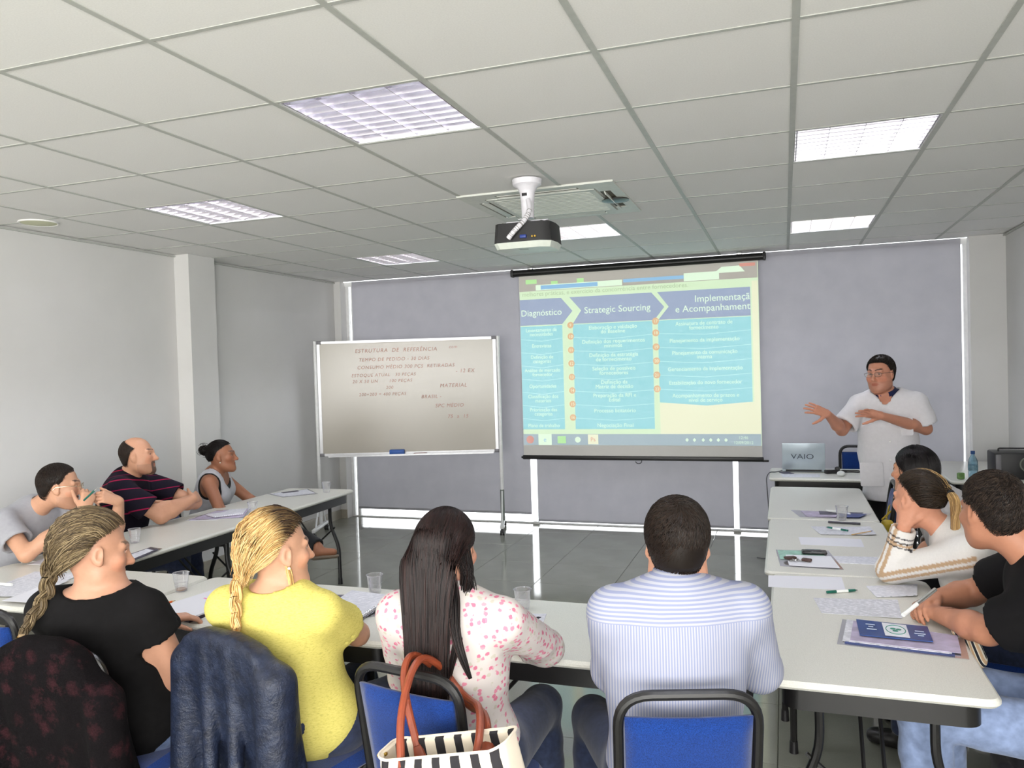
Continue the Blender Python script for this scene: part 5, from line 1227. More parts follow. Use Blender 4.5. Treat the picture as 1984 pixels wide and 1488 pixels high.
disc(.03, .915, .022, p_red); disc(.245, .915, .016, p_txt); flat('task_icon', R4(.29, .886, .335, .94), p_cream, .0018); st('e', .098, .913, .07, p_sel); st('Ps', .312, .912, .06, p_red)
st('12:46', .93, .902, .04); st('12/09/2012', .93, .928, .04)
for u in (.70, .73, .765, .795, .825, .855): flat('tray_icon', [(u, .915), (u+.007, .926), (u+.014, .915), (u+.007, .905)], p_txt, .0018)
# ================================================================ WHITEBOARD on castors
Lb, Rb = A(-4.57, 7.07, 0), A(-2.80, 7.62, 0); ub = nrm(Rb-Lb); wB = np.linalg.norm(Rb-Lb); nb_ = A(ub[1], -ub[0], 0); ang = math.atan2(ub[1], ub[0])
cB = (Lb+Rb)/2; t = thing('whiteboard', 'mobile whiteboard with red handwriting on white castor legs', 'whiteboard', tuple(cB), rz=ang)
m_wb = mat('whiteboard_enamel', (174, 168, 156), .22, spec=.5, var=.01, vs=2); z0, z1 = .812, 2.0; h = wB/2
obj('board_panel', box(-h+.02, h-.02, -.008, .008, z0+.015, z1-.015), m_wb, t, smooth=False)
for nm_, m_ in (('frame_rail', box(-h, h, -.014, .014, z1-.025, z1)), ('frame_rail', box(-h, h, -.014, .014, z0, z0+.025)), ('frame_rail', box(-h, -h+.03, -.014, .014, z0+.025, z1-.025)), ('frame_rail', box(h-.03, h, -.014, .014, z0+.025, z1-.025))): obj(nm_, m_, m_alu, t, smooth=False)
for sx in (-1, 1):
    for zz in (z0+.012, z1-.012): obj('corner_cap', mv(rbox(.05, .036, .035, .006), (sx*(h-.02), 0, zz)), mat('grey_cap', (120, 118, 122), .5), t)
obj('pen_tray', J(box(-h+.10, h-.05, -.075, -.014, z0-.008, z0-.003), box(-h+.10, h-.05, -.078, -.072, z0-.008, z0+.010)), m_alu, t, smooth=False)
for sx in (-1, 1):
    X = sx*(h+.022)
    pl = obj('post', tube([(X, 0, .09), (X, 0, z1+.005)], .019, 10), m_white, t)
    if sx > 0: obj('post_sleeve', tube([(X, 0, .10), (X, 0, .42)], .0215, 10), mat('grey_sleeve', (112, 118, 112), .5), t)
    obj('foot', J(mv(rbox(.035, .52, .035, .006), (X, -.03, .085)), tube([(X, -.20, .095), (X, -.005, .42)], .009, 6), tube([(X, .17, .095), (X, .005, .42)], .009, 6)), m_white, t)
    for sy in (-.27, .21):
        ca = obj('castor', J(mv(lathe([(.024, -.010), (.026, 0), (.024, .010)], 14), (X-.010, sy, .026), R=roty(PI/2)), mv(lathe([(.024, -.010), (.026, 0), (.024, .010)], 14), (X+.014, sy, .026), R=roty(PI/2)), mv(rbox(.028, .03, .04, .006), (X+.002, sy, .046))), m_dark, t)
m_ink = mat('marker_red', (160, 116, 102), .6)
def hw(s_, u, v, sz=.052): text('handwriting', s_, sz, m_ink, t, (-h+.04+(wB-.08)*u, -.0095, z1-.03-(z1-z0-.05)*v), (PI/2, 0, 0), 'LEFT', shear=.18, space=1.15)
for s_, u, v, z_ in (('ESTRUTURA  DE  REFERÊNCIA', .20, .085, .056), ('com', .75, .068, .045), ('TEMPO DE PEDIDO - 30 DIAS', .22, .165, .05), ('CONSUMO MÉDIO 300 PÇS  RETIRADAS', .21, .235, .05), ('ESTOQUE ATUAL   30 PEÇAS', .175, .305, .046), ('20 X 50 UN       100 PEÇAS', .18, .36, .046), ('200', .375, .42, .046), ('200+200 = 400 PEÇAS', .215, .48, .046),
        ('- 12 EX', .785, .29, .055), ('MATERIAL', .69, .42, .055), ('BRASIL -', .58, .515, .05), ('SPC MÉDIO', .66, .60, .052), ('75  a  15', .73, .70, .052)): hw(s_, u, v, z_)
def on_board(u, z, d): return cB+ub*u-nb_*0+nb_*d+A(0, 0, z)
tag(obj('board_eraser', mv(rbox(.155, .045, .052, .008), on_board(-.12, z0+.0275, .045), rz=ang), mat('eraser_blue', (28, 78, 150), .5)), 'blue board eraser lying on the whiteboard tray', 'board eraser')
tag(obj('board_marker', mv(mv(lathe([(.004, 0), (.008, .01), (.008, .10), (.009, .10), (.009, .135), (0, .137)], 12), R=roty(PI/2)), on_board(.05, z0+.007, .045), rz=ang), mat('marker_brown', (120, 80, 74), .5)), 'dark marker pen beside the blue eraser on the whiteboard tray', 'marker pen')
# ================================================================ JACKETS over the chair backs
def drape(ch, wz, t0, fold, h, zb, seed, sleeves, thick=.0, lean=0):
    f = Fld(A(-.36, -.46, zb-.05), A(.36, -.06, .98), h); zs, ws = zip(*sorted(wz))
    def fn(x, y, z):
        w = np.interp(z, zs, ws); q = np.clip((.93-z)/.5, 0, 1); yb = -.225-.055*np.clip((z-.5)/.33, 0, 1.15)-.02*np.clip((.5-z)/.4, 0, 1)
        fo = fold*q*(np.sin(x*34+seed+4*z)+.6*np.sin(x*61-seed*2+3*z)+.5*np.sin(x*17+seed*3-6*z)); tt = t0*(1-.35*np.clip((z-.8)/.12, 0, 1))
        dx = np.abs(x)-(w-tt*.6)+.5*fo; dy = np.abs(y-yb-.5*fo*1.0+.012)-tt*.35; dz = np.maximum(zb-z, z-(.918-.55*x*x))+tt*.55
        return np.sqrt(np.maximum(dx, 0)**2+np.maximum(dy, 0)**2+np.maximum(dz, 0)**2)+np.minimum(np.maximum(np.maximum(dx, dy), dz), 0)-tt*.6
    f.fn(f.lo, f.lo+f.n*f.h, fn, 0)
    for a, b, ra, rb in sleeves: f.cone(a, b, ra, rb, .03)
    V, F = wrinkle(smooth_mesh(f.nets(), 1), seed, .0065, 19, (1, 1, .45))
    yw = ch.rotation_euler[2]; V = V @ rotz(yw).T+np.array(ch.location); return V, F
n = NB('navy_jacket'); v = n.coords(); c = n.ramp(n.noise(v, 26, 4, .65), [(.3, lin((15, 20, 35))), (.55, lin((25, 33, 53))), (.75, lin((36, 45, 66)))]); n.ln(c, n.b.inputs['Base Color']); n.b.inputs['Roughness'].default_value = .48; n.b.inputs['Specular IOR Level'].default_value = .4; n.bump(n.noise(v, 34, 4, .7), .5, .012); m_navyj = n.m
tag(obj('jacket', drape(CH['P5'], ((.93, .10), (.89, .172), (.82, .222), (.70, .232), (.45, .236), (.1, .245)), .05, .012, .009, .17, 2, [(A(.20, -.285, .80), A(.225, -.315, .33), .058, .046), (A(-.19, -.29, .80), A(-.215, -.32, .30), .055, .044), (A(-.06, -.32, .86), A(-.045, -.335, .45), .018, .024), (A(.05, -.32, .87), A(.075, -.335, .5), .016, .02)]), m_navyj, smooth=True), 'crumpled navy jacket draped over the chair of the woman in yellow', 'jacket')
n = NB('floral_knit'); v = n.coords(); vo = n.add('ShaderNodeTexVoronoi'); vo.inputs['Scale'].default_value = 17; n.ln(v, vo.inputs['Vector']); ns = n.noise(v, 75, 3, .7)
ad = n.add('ShaderNodeMath', operation='MULTIPLY_ADD'); n.ln(ns, ad.inputs[0]); ad.inputs[1].default_value = 1.1; n.ln(vo.outputs['Distance'], ad.inputs[2])
n.ln(n.mix(.75, n.ramp(ad.outputs[0], [(.66, lin((48, 24, 28))), (.90, lin((32, 18, 21))), (1.05, lin((16, 13, 15)))]), n.ramp(n.noise(v, 240, 2), [(.4, (.45,)*3), (.65, (1, 1, 1))]), 'MULTIPLY'), n.b.inputs['Base Color']); n.b.inputs['Roughness'].default_value = .95; n.b.inputs['Specular IOR Level'].default_value = .1; n.bump(n.noise(v, 260, 3, .7), .6, .003); m_lace = n.m
tag(obj('cardigan', drape(CH['P4'], ((.93, .07), (.88, .15), (.80, .195), (.65, .225), (.45, .255), (.1, .28)), .055, .014, .009, .15, 5, [(A(-.21, -.28, .74), A(-.27, -.30, .2), .06, .06), (A(.20, -.28, .74), A(.25, -.30, .2), .055, .05)]), m_lace, smooth=True), 'black cardigan with dark red flowers draped over the chair of the woman in black', 'cardigan')
# ================================================================ HANDBAG
bc = A(-.775, 1.70, .772); bR = rotz(math.radians(-2)) @ roty(math.radians(-13)); t = thing('handbag', 'cream and black striped handbag with tan leather handles, hung on a chair back', 'handbag', tuple(bc))
n = NB('zebra_canvas'); v = n.coords(rot=(0, math.radians(13), 0)); w = n.add('ShaderNodeTexWave', wave_type='BANDS', bands_direction='X'); w.inputs['Scale'].default_value = 6.4; w.inputs['Distortion'].default_value = 1.9; w.inputs['Detail'].default_value = 1; w.inputs['Detail Scale'].default_value = .9; n.ln(v, w.inputs[0])
n.ln(n.ramp(w.outputs[1], [(.40, lin((34, 32, 36))), (.44, lin((232, 220, 200)))]), n.b.inputs['Base Color']); n.b.inputs['Roughness'].default_value = .85; n.bump(n.noise(v, 600, 2), .3, .001); m_zebra = n.m
m_leather = mat('tan_leather', (136, 62, 36), .42, var=.12, vs=40, bump=.15, bs=160); m_brass = mat('brass', (200, 168, 84), .25, metal=1); m_lining = mat('cream_lining', (226, 214, 196), .8)
V, F = [], []; rows_ = []
for k, (z, w_, d_) in enumerate(((-.30, .25, .10), (-.295, .29, .14), (-.20, .325, .155), (-.10, .335, .145), (-.02, .34, .125), (0, .338, .115), (-.004, .326, .100), (-.10, .32, .10), (-.2, .30, .10))):
    p = rrect(w_, d_, min(w_, d_)*.3, 6); nn = len(p); rows_.append(nn)
    for i, (x, y) in enumerate(p): V.append((x, y+.006*math.sin(x*40+k)*(k in (2, 3, 4)), z+(.020*(x/.17)**2 if k in (4, 5, 6) else 0)))
for k in range(8): F += [(k*nn+i, k*nn+(i+1) % nn, (k+1)*nn+(i+1) % nn, (k+1)*nn+i) for i in range(nn)]
F.append(tuple(range(nn-1, -1, -1))); F.append(tuple(8*nn+i for i in range(nn)))
bw = lambda m: (np.asarray(m[0]) @ bR.T, m[1])
obj('bag_body', bw((np.array(V), F)), m_zebra, t)
rp = rrect(.342, .119, .035, 6); obj('rim_binding', bw(tube([(x, y, .001+.020*(x/.17)**2) for x, y in rp], .0035, 6, True)), m_lining, t)
obj('pocket', bw(mv((lambda q: (np.where(np.abs(q[0]) > 0, q[0], q[0]), q[1]))(rbox(.22, .02, .17, .008)), (-.005, -.077, -.145))), m_zebra, t)
obj('pocket_flap', bw(mv(rbox(.10, .016, .07, .006), (.125, -.076, -.105), R=roty(-.15))), m_leather, t)
obj('zip', bw(J(tube([(-.165, 0, -.012), (.16, 0, -.012)], .004, 6), mv(rbox(.026, .014, .008, .003), (-.172, -.02, .012)))), m_brass, t)
hs_ = [[A(-.873, 1.645, .742), A(-.905, 1.70, .83), A(-.925, 1.80, .895), A(-.930, 1.86, .915), A(-.925, 1.905, .910), A(-.905, 1.965, .86), A(-.87, 1.985, .79), A(-.815, 1.955, .775), A(-.755, 1.86, .815), A(-.700, 1.72, .810), A(-.690, 1.655, .777)],
       [A(-.885, 1.755, .742), A(-.930, 1.79, .83), A(-.958, 1.83, .885), A(-.965, 1.87, .915), A(-.960, 1.915, .912), A(-.93, 1.975, .85), A(-.88, 2.0, .77), A(-.82, 1.975, .745), A(-.765, 1.90, .785), A(-.712, 1.80, .80), A(-.70, 1.765, .782)]]
for k, p in enumerate(hs_):
    s_ = np.linspace(0, len(p)-1, 60); c = np.stack([np.interp(s_, np.arange(len(p)), np.array(p)[:, i]) for i in range(3)], 1)
    for _ in range(10): c[1:-1] = (c[:-2]+2*c[1:-1]+c[2:])/4
    hn = obj('handle', tube(c, .0100, 10), m_leather, t, world=True)
    for e, q in ((c[0], c[3]), (c[-1], c[-4])):
        d = nrm(e-q); tb_, fb = tube([e-d*.02, e+d*.0, e+d*.030, e+d*.05], [.0085, .012, .017, .016], 10, flat=(1, .45), up=(1, 0, 0)); obj('handle_tab', (tb_-bc, fb), m_leather, hn)
        ce = e+d*.058; rr_ = [ce+A(.016*math.cos(a), 0, .010*math.sin(a)) for a in np.linspace(0, 2*PI, 16, False)]; v_, f2 = tube(rr_, .0025, 6, True); obj('ring', (v_-bc, f2), m_brass, hn)
obj('leather_strap', bw(mv(rbox(.040, .008, .24, .003), (.078, -.075, -.165))), m_leather, t); obj('leather_strap', bw(mv(rbox(.040, .008, .24, .003), (-.105, -.075, -.175))), m_leather, t)
# ================================================================ THINGS ON THE TABLES
TZ = .7302
n = NB('white_paper'); n.b.inputs['Base Color'].default_value = (*lin((228, 228, 236)), 1); n.b.inputs['Roughness'].default_value = .7; m_paper = n.m
def print_mat(name, base=(226, 226, 234), ink=(150, 152, 160), sc=(1, 1, 1), rot=0, rowsc=70, colsc=16, thr=.55):
    n = NB(name); v = n.coords(sc, rot=(0, 0, rot)); w = n.add('ShaderNodeTexWave', wave_type='BANDS', bands_direction='Y'); w.inputs['Scale'].default_value = rowsc; n.ln(v, w.inputs[0])
    b = n.noise(v, 60, 2); a = n.add('ShaderNodeMath', operation='MULTIPLY'); n.ln(w.outputs[1], a.inputs[0]); n.ln(b, a.inputs[1])
    n.ln(n.ramp(a.outputs[0], [(.34, lin(base)), (.46, lin(ink))]), n.b.inputs['Base Color']); n.b.inputs['Roughness'].default_value = .7; return n.m
m_print = print_mat('printed_sheet'); m_note = print_mat('handwritten_sheet', ink=(182, 184, 196), rowsc=36)
n = NB('clear_plastic'); tr = n.add('ShaderNodeBsdfTransparent'); gl = n.add('ShaderNodeBsdfGlossy'); gl.inputs['Roughness'].default_value = .08; gl.inputs[0].default_value = (.9, .9, .95, 1)
df = n.add('ShaderNodeBsdfDiffuse'); df.inputs[0].default_value = (*lin((206, 206, 208)), 1); m1 = n.add('ShaderNodeMixShader'); m1.inputs[0].default_value = .13; n.ln(tr.outputs[0], m1.inputs[1]); n.ln(df.outputs[0], m1.inputs[2])
lw = n.add('ShaderNodeLayerWeight'); lw.inputs[0].default_value = .3; m2 = n.add('ShaderNodeMixShader'); n.ln(lw.outputs[1], m2.inputs[0]); n.ln(m1.outputs[0], m2.inputs[1]); n.ln(gl.outputs[0], m2.inputs[2]); n.ln(m2.outputs[0], n.n['Material Output'].inputs[0]); m_clear = n.m
def quad(pts, z, th, bend=0, nx=8):
    """a sheet spanned by four corners (going round), th thick, its middle lifted by bend"""
    a, b, c, d = [np.array((*p, 0)) for p in pts]; V = []
    for s in (1, 0):
        for j in range(nx+1):
            for i in range(nx+1):
                u, v_ = i/nx, j/nx; p = (a*(1-u)+b*u)*(1-v_)+(d*(1-u)+c*u)*v_; V.append((p[0], p[1], z+th*s+bend*(u**3+.35*v_**4)))
    q = (nx+1)**2; F = []
    for j in range(nx):
        for i in range(nx):
            k = j*(nx+1)+i; F += [(k, k+1, k+nx+2, k+nx+1), (q+k, q+k+nx+1, q+k+nx+2, q+k+1)]
    rim = [i for i in range(nx+1)]+[j*(nx+1)+nx for j in range(1, nx+1)]+[nx*(nx+1)+i for i in range(nx-1, -1, -1)]+[j*(nx+1) for j in range(nx-1, 0, -1)]
    F += [(rim[(k+1) % len(rim)], rim[k], q+rim[k], q+rim[(k+1) % len(rim)]) for k in range(len(rim))]
    V = np.array(V)
    if np.cross(b-a, c-b)[2] < 0: F = [f[::-1] for f in F]
    return V, F
def put(name, m, ma, label, cat, group=None, smooth=False):
    V, F = m; V = np.asarray(V, float); c = A((V[:, 0].min()+V[:, 0].max())/2, (V[:, 1].min()+V[:, 1].max())/2, V[:, 2].min())
    return obj(name, (V-c, F), ma, None, loc=tuple(c), smooth=smooth, label=label, cat=cat, group=group)
def sub(name, m, ma, par, smooth='a'): return obj(name, (np.asarray(m[0], float)-np.array(par.location), m[1]), ma, par, smooth=smooth)
SH = 'loose sheets of paper on the tables'
put('paper_sheet', quad([(-.085, 3.62), (.215, 3.655), (.218, 3.455), (-.082, 3.435)], TZ, .0006), m_paper, 'blank sheet at the inner corner of the nearest right-hand table', 'paper', SH)
put('paper_sheet', quad([(.301, 3.53), (.50, 3.59), (.475, 3.42), (.324, 3.375)], TZ, .003, .004), m_note, 'small stack of paper just behind the hands of the man in black', 'paper', SH)
put('paper_sheet', quad([(.09, 3.312), (.397, 3.353), (.383, 3.12), (.113, 3.12)], TZ, .0015, .002), m_print, 'printed sheet with columns of grey text, left of the silver pen', 'paper', SH)
put('paper_sheet', quad([(.197, 4.03), (.397, 4.05), (.392, 3.905), (.219, 3.905)], TZ, .003), m_note, 'folded paper beside the elbow of the woman in the white sweater', 'paper', SH)
put('paper_sheet', quad([(.053, 4.44), (.359, 4.45), (.359, 4.26), (.062, 4.258)], TZ, .0006), m_paper, 'blank sheet in the middle of the central right-hand table', 'paper', SH)
put('paper_sheet', quad([(.123, 4.727), (.43, 4.755), (.442, 4.543), (.166, 4.514)], TZ, .0015, .006), m_note, 'written sheet with a green pen lying across it', 'paper', SH)
put('paper_sheet', quad([(-.05, 6.86), (.26, 6.87), (.25, 6.70), (-.03, 6.68)], TZ, .0008), m_note, 'sheet of paper in front of the silver laptop', 'paper', SH)
put('paper_sheet', quad([(-3.74, 3.02), (-3.76, 3.14), (-3.56, 3.17), (-3.55, 3.04)], TZ, .0008), m_paper, 'paper by the elbow of the man in the grey T-shirt', 'paper', SH)
put('paper_sheet', quad([(-3.50, 2.70), (-3.54, 2.90), (-3.25, 2.93), (-3.22, 2.72)], TZ, .0006, .004), m_note, 'scribbled sheet at the back of the pile left of the woman in black', 'paper', SH)
put('paper_sheet', quad([(-3.42, 2.50), (-3.50, 2.78), (-3.20, 2.80), (-3.14, 2.55)], TZ+.0045, .0006, .003), m_note, 'middle sheet of the pile left of the woman in black', 'paper', SH)
put('paper_sheet', quad([(-3.20, 2.46), (-3.22, 2.66), (-2.93, 2.70), (-2.94, 2.47)], TZ+.010, .0008, .008), m_paper, 'front sheet of the pile left of the woman in black', 'paper', SH)
put('paper_sheet', quad([(-1.02, 2.83), (-.879, 2.866), (-.842, 2.646), (-1.0, 2.60)], TZ, .003), m_note, 'paper under the right forearm of the woman in the floral blouse', 'paper', SH)
put('paper_strip', quad([(-3.73, 4.20), (-3.56, 4.266), (-3.55, 4.245), (-3.72, 4.18)], TZ, .001), m_paper, 'narrow white strip of paper beside the notepad on the left table', 'paper')
# plastic folders with papers inside
def folder(pts, label, inner, z=TZ, group='clear plastic folders'):
    b = put('document_folder', quad(pts, z, .0018, .002), m_clear, label, 'document folder', group)
    for k, (u0, v0, u1, v1, ma) in enumerate(inner):
        a_, b_, c_, d_ = [np.array(p) for p in pts]; bl = lambda u, v_: tuple((a_*(1-u)+b_*u)*(1-v_)+(d_*(1-u)+c_*u)*v_)
        sub('sheet', quad([bl(u0, v0), bl(u1, v0), bl(u1, v1), bl(u0, v1)], z+.0022+.0016*k, .0014, .002), ma, b, False)
    return b
m_lilac = mat('lilac_print', (176, 166, 190), .6, vs=20, var=.2); m_bluep = mat('blue_print', (44, 62, 120), .5); m_greenp = mat('mint_print', (150, 190, 176), .6, vs=30, var=.25); m_dkp = mat('dark_print', (70, 66, 84), .5, vs=16, var=.4)
folder([(.18, 3.062), (.548, 2.955), (.522, 2.74), (.146, 2.791)], 'clear folder of papers under the blue brochure, nearest the camera', [(.06, .05, .9, .96, m_bluep), (.04, .02, .88, .90, m_print), (.10, .05, .95, .85, m_lilac)])
folder([(-.059, 4.116), (.186, 4.134), (.232, 3.775), (-.036, 3.79)], 'clear folder holding the keys and the black phone', [(.03, .05, .85, .6, m_greenp), (.15, .35, .95, .97, m_paper)])
folder([(.02, 5.22), (.484, 5.18), (.40, 4.995), (.071, 4.995)], 'clear folder behind the cup at the far right-hand table', [(.12, .1, .6, .9, m_lilac), (.35, .05, .9, .6, m_dkp), (.62, .3, .98, .95, m_bluep)])
folder([(-3.90, 5.25), (-3.70, 5.52), (-3.47, 5.31), (-3.66, 5.12)], 'clear folder of papers at the far end of the left table', [(.05, .1, .95, .9, m_note), (.3, .1, .7, .3, m_dkp)])
folder([(-3.76, 4.18), (-3.79, 4.53), (-3.60, 4.66), (-3.40, 4.35)], 'clear folder under the notepad in the middle of the left row', [(.05, .05, .9, .95, m_lilac), (.3, .4, .95, .9, m_note)])
folder([(-3.36, 3.24), (-3.37, 3.48), (-3.27, 3.46), (-3.20, 3.15)], 'clear folder on the left table behind the head of the woman in black', [(.05, .1, .9, .95, m_dkp), (.2, .2, .8, .8, m_note)])
folder([(-1.86, 2.90), (-1.50, 2.98), (-1.46, 2.72), (-1.60, 2.62)], 'clear folder under the spiral notebook of the woman in yellow', [(.6, .1, .95, .9, m_lilac), (.05, .05, .5, .8, m_dkp)])
# brochure
b = put('brochure', quad([(.224, 3.036), (.447, 3.004), (.440, 2.848), (.222, 2.866)], TZ+.0105, .003, .002), mat('brochure_blue', (26, 62, 124), .35, var=.15, vs=12), 'blue brochure with a round green and white emblem on the clear folder', 'brochure')
def bq(u0, v0, u1, v1): 
    p = [np.array(q) for q in [(.224, 3.036), (.447, 3.004), (.440, 2.848), (.222, 2.866)]]; bl = lambda u, v_: tuple((p[0]*(1-u)+p[1]*u)*(1-v_)+(p[3]*(1-u)+p[2]*u)*v_)
    return [bl(u0, v0), bl(u1, v0), bl(u1, v1), bl(u0, v1)]
bz = TZ+.0158
sub('emblem_field', quad(bq(.36, .10, .70, .92), bz, .0006), m_paper, b, False)
ec = np.array(bq(.53, .5, .53, .5)[0]); m_eg = mat('emblem_green', (40, 128, 112), .5); m_ep = mat('emblem_print', (200, 214, 232), .5)
sub('emblem_ring', tube([(ec[0]+.030*math.cos(a), ec[1]+.047*math.sin(a), bz+.001) for a in np.linspace(0, 2*PI, 30, False)], .0014, 6, True), m_eg, b)
for a in (0, 2.1, 4.2):
    q = ec+.010*np.array((math.cos(a+.3), 1.3*math.sin(a+.3))); sub('emblem_leaf', mv(lathe([(0, 0), (.009, 0), (.009, .0008), (0, .0008)], 10), (q[0], q[1], bz+.0007)), m_eg, b)
for u0, u1, v0 in ((.12, .25, .28), (.15, .22, .42), (.12, .26, .58), (.80, .92, .40), (.78, .93, .56), (.82, .90, .68)): sub('printed_line', quad(bq(u0, v0, u1, v0+.05), bz, .0004), m_ep, b, False)
# notebooks
t4 = [(-2.40, 2.505), (-2.185, 2.435), (-2.205, 2.62), (-2.40, 2.80)]
t4 = [(-2.43, 2.50), (-2.19, 2.44), (-2.15, 2.74), (-2.37, 2.82)]
nb1 = put('notebook', quad(t4, TZ, .012), mat('notebook_cover', (56, 40, 52), .5), 'thick open notebook with pink notes between the women in black and yellow', 'notebook')
t5 = [tuple(np.array(p)*.985+np.array((-2.285, 2.625))*.015) for p in t4]
sub('page_block', quad(t5, TZ+.0122, .006), m_paper, nb1, False)
m_pink = mat('pink_ink', (226, 120, 180), .6)
for u, v_, w_ in ((.3, .62, .16), (.34, .70, .2), (.3, .78, .1), (.55, .55, .12)):
    p = [np.array(q) for q in t5]; bl = lambda a, c: tuple((p[0]*(1-a)+p[1]*a)*(1-c)+(p[3]*(1-a)+p[2]*a)*c)
    sub('note_line', quad([bl(u, v_), bl(u+w_, v_), bl(u+w_, v_+.025), bl(u, v_+.025)], TZ+.0184, .0003), m_pink, nb1, False)
put('notebook_page', quad([(-2.36, 2.83), (-2.15, 2.75), (-2.02, 2.92), (-2.20, 2.99)], TZ, .004), m_paper, 'white notepad behind the thick notebook, left of the woman in yellow', 'notepad')
put('notepad', quad([(-3.72, 4.34), (-3.59, 4.50), (-3.48, 4.42), (-3.60, 4.28)], TZ+.008, .008), m_note, 'small notepad on the clear folder beside a plastic cup on the left table', 'notepad')
sp_ = [(-1.775, 2.71), (-1.545, 2.575), (-1.555, 2.89), (-1.775, 2.905)]
sp_ = [(-1.745, 2.70), (-1.545, 2.60), (-1.545, 2.90), (-1.765, 2.93)]
nb2 = put('spiral_notebook', quad(sp_, TZ+.008, .010), m_note, 'white spiral notebook in front of the woman in yellow', 'notebook')
sub('back_cover', quad([(-1.755, 2.69), (-1.54, 2.585), (-1.54, 2.905), (-1.775, 2.935)], TZ+.0055, .002), m_dkp, nb2, False)
for k in range(22):
    y = 2.605+.29*k/21; cc = A(-1.543, y, TZ+.014)
    sub('coil', tube([cc+A(.009*math.cos(a), .002*math.sin(a/2), .009*math.sin(a)) for a in np.linspace(0, 2*PI, 10, False)], .0012, 5, True), m_chrome, nb2)
# pens and pencils
def pen(a, b, r, segs, label, name='pen', cat='pen', tipc=None, group='pens and pencils on the tables'):
    a, b = A(*a), A(*b); d = nrm(b-a); L = np.linalg.norm(b-a); root = thing(name, label, cat, tuple((a+b)/2), group=group); c = (a+b)/2
    for nm_, s0, s1, r0, r1, ma in segs: v_, f_ = tube([a+d*L*s0, a+d*L*s1], [r*r0, r*r1], 10); obj(nm_, (v_-c, f_), ma, root)
    return root
m_pg = mat('pen_green', (16, 92, 78), .35); m_pw = mat('pen_white', (232, 234, 232), .35); m_pk = mat('pen_dark', (40, 38, 50), .4); m_or = mat('pencil_orange', (222, 98, 24), .45); m_ps = mat('pen_silver', (206, 206, 204), .2, metal=.8); m_wood = mat('pencil_wood', (214, 178, 130), .6)
zp = TZ+.0065
G3 = lambda: (('cap', 0, .3, .9, 1, m_pg), ('barrel', .3, .68, 1, 1, m_pw), ('grip', .68, .92, 1, .8, m_pg), ('tip', .92, 1, .5, .15, m_pk))
pen((.143, 3.386, zp), (.262, 3.445, zp), .006, G3(), 'green and white pen lying above the printed sheet')
pen((.306, 4.582, zp+.008), (.20, 4.66, zp+.008), .006, G3(), 'green and white pen lying on the written sheet')
pen((.32, 4.51, zp+.002), (.43, 4.60, zp+.008), .003, (('barrel', 0, .9, 1, 1, m_wood), ('tip', .9, 1, .8, .2, m_pk)), 'thin brown pencil beside the written sheet', 'pencil', 'pencil')
pen((.22, 4.845, TZ+.007), (.388, 4.822, TZ+.007), .0065, (('barrel', 0, .75, 1, 1, m_pk), ('cap', .75, 1, 1.1, 1.0, m_pk)), 'dark pen in front of the cup on the right-hand row')
pen((.225, 5.165, zp+.008), (.355, 5.082, zp+.008), .006, (('barrel', 0, .8, 1, 1, m_pw), ('cap', .8, 1, 1.1, 1, m_pw)), 'white pen on the far clear folder')
pen((-2.475, 2.50, TZ+.005), (-2.455, 2.66, TZ+.005), .0048, (('barrel', 0, .88, 1, 1, m_or), ('sharpened_end', .88, .97, 1, .3, m_wood), ('lead', .97, 1, .3, .1, m_pk)), 'orange pencil beside the thick notebook', 'pencil', 'pencil')
pen((-1.50, 2.74, zp+.008), (-1.515, 2.90, zp+.008), .006, (('barrel', 0, .7, 1, 1, m_pk), ('clip_end', .7, 1, 1, .9, m_pk)), 'dark blue pen beside the spiral notebook')
pen((-.93, 2.755, zp+.003), (-.88, 2.80, zp+.003), .004, (('barrel', 0, .85, 1, 1, m_pk), ('tip', .85, 1, .8, .2, m_pk)), 'small dark pen on the paper of the woman in the floral blouse')
pen((-3.50, 2.655, zp+.008), (-3.385, 2.655, zp+.008), .0065, (('barrel', 0, .8, 1, 1, m_pw), ('cap', .8, 1, 1.1, 1, m_pw)), 'white pen on the paper pile at the left edge')
pen((.365, 2.95, .795), (.487, 3.091, .852), .0072, (('barrel', 0, .42, 1, 1, m_pw), ('ring', .42, .46, 1.1, 1.1, m_ps), ('cap', .46, 1, 1.05, 1.0, m_ps)), 'silver and white pen held by the man in the black T-shirt')
pen((-3.50, 3.17, 1.045), (-3.395, 3.165, 1.118), .0052, (('barrel', 0, .75, 1, 1, m_pg), ('tip', .75, 1, .8, .2, m_ps)), 'dark green pen held by the man with glasses in the grey T-shirt')
# clear plastic cups
def cup(x, y, label, drink=None):
    t_ = thing('plastic_cup', label, 'cup', (x, y, TZ), group='clear plastic cups')
    obj('cup_wall', lathe([(.0, .001), (.0235, .001), (.0245, .004), (.030, .045), (.0345, .078), (.0365, .080), (.0365, .082), (.0335, .080), (.029, .045), (.023, .005), (0, .004)], 24), m_clear, t_)
    obj('rim', tube([(.0358*math.cos(a), .0358*math.sin(a), .081) for a in np.linspace(0, 2*PI, 24, False)], .0014, 6, True), m_clear, t_)
    if drink: obj('drink', lathe([(0, .005), (.023, .005), (.0242, .012), (0, .012)], 20), mat('coffee_rest', (150, 104, 66), .15), t_)
    for zz in (.03, .045): obj('rib', tube([((.0248+zz*.12)*math.cos(a), (.0248+zz*.12)*math.sin(a), zz) for a in np.linspace(0, 2*PI, 20, False)], .0008, 5, True), m_clear, t_)
cup(-2.548, 2.80, 'plastic cup with a rest of coffee, beside the woman in black', True); cup(-1.672, 2.965, 'empty plastic cup behind the spiral notebook'); cup(-.985, 2.90, 'plastic cup half hidden by the arm of the woman in the floral blouse')
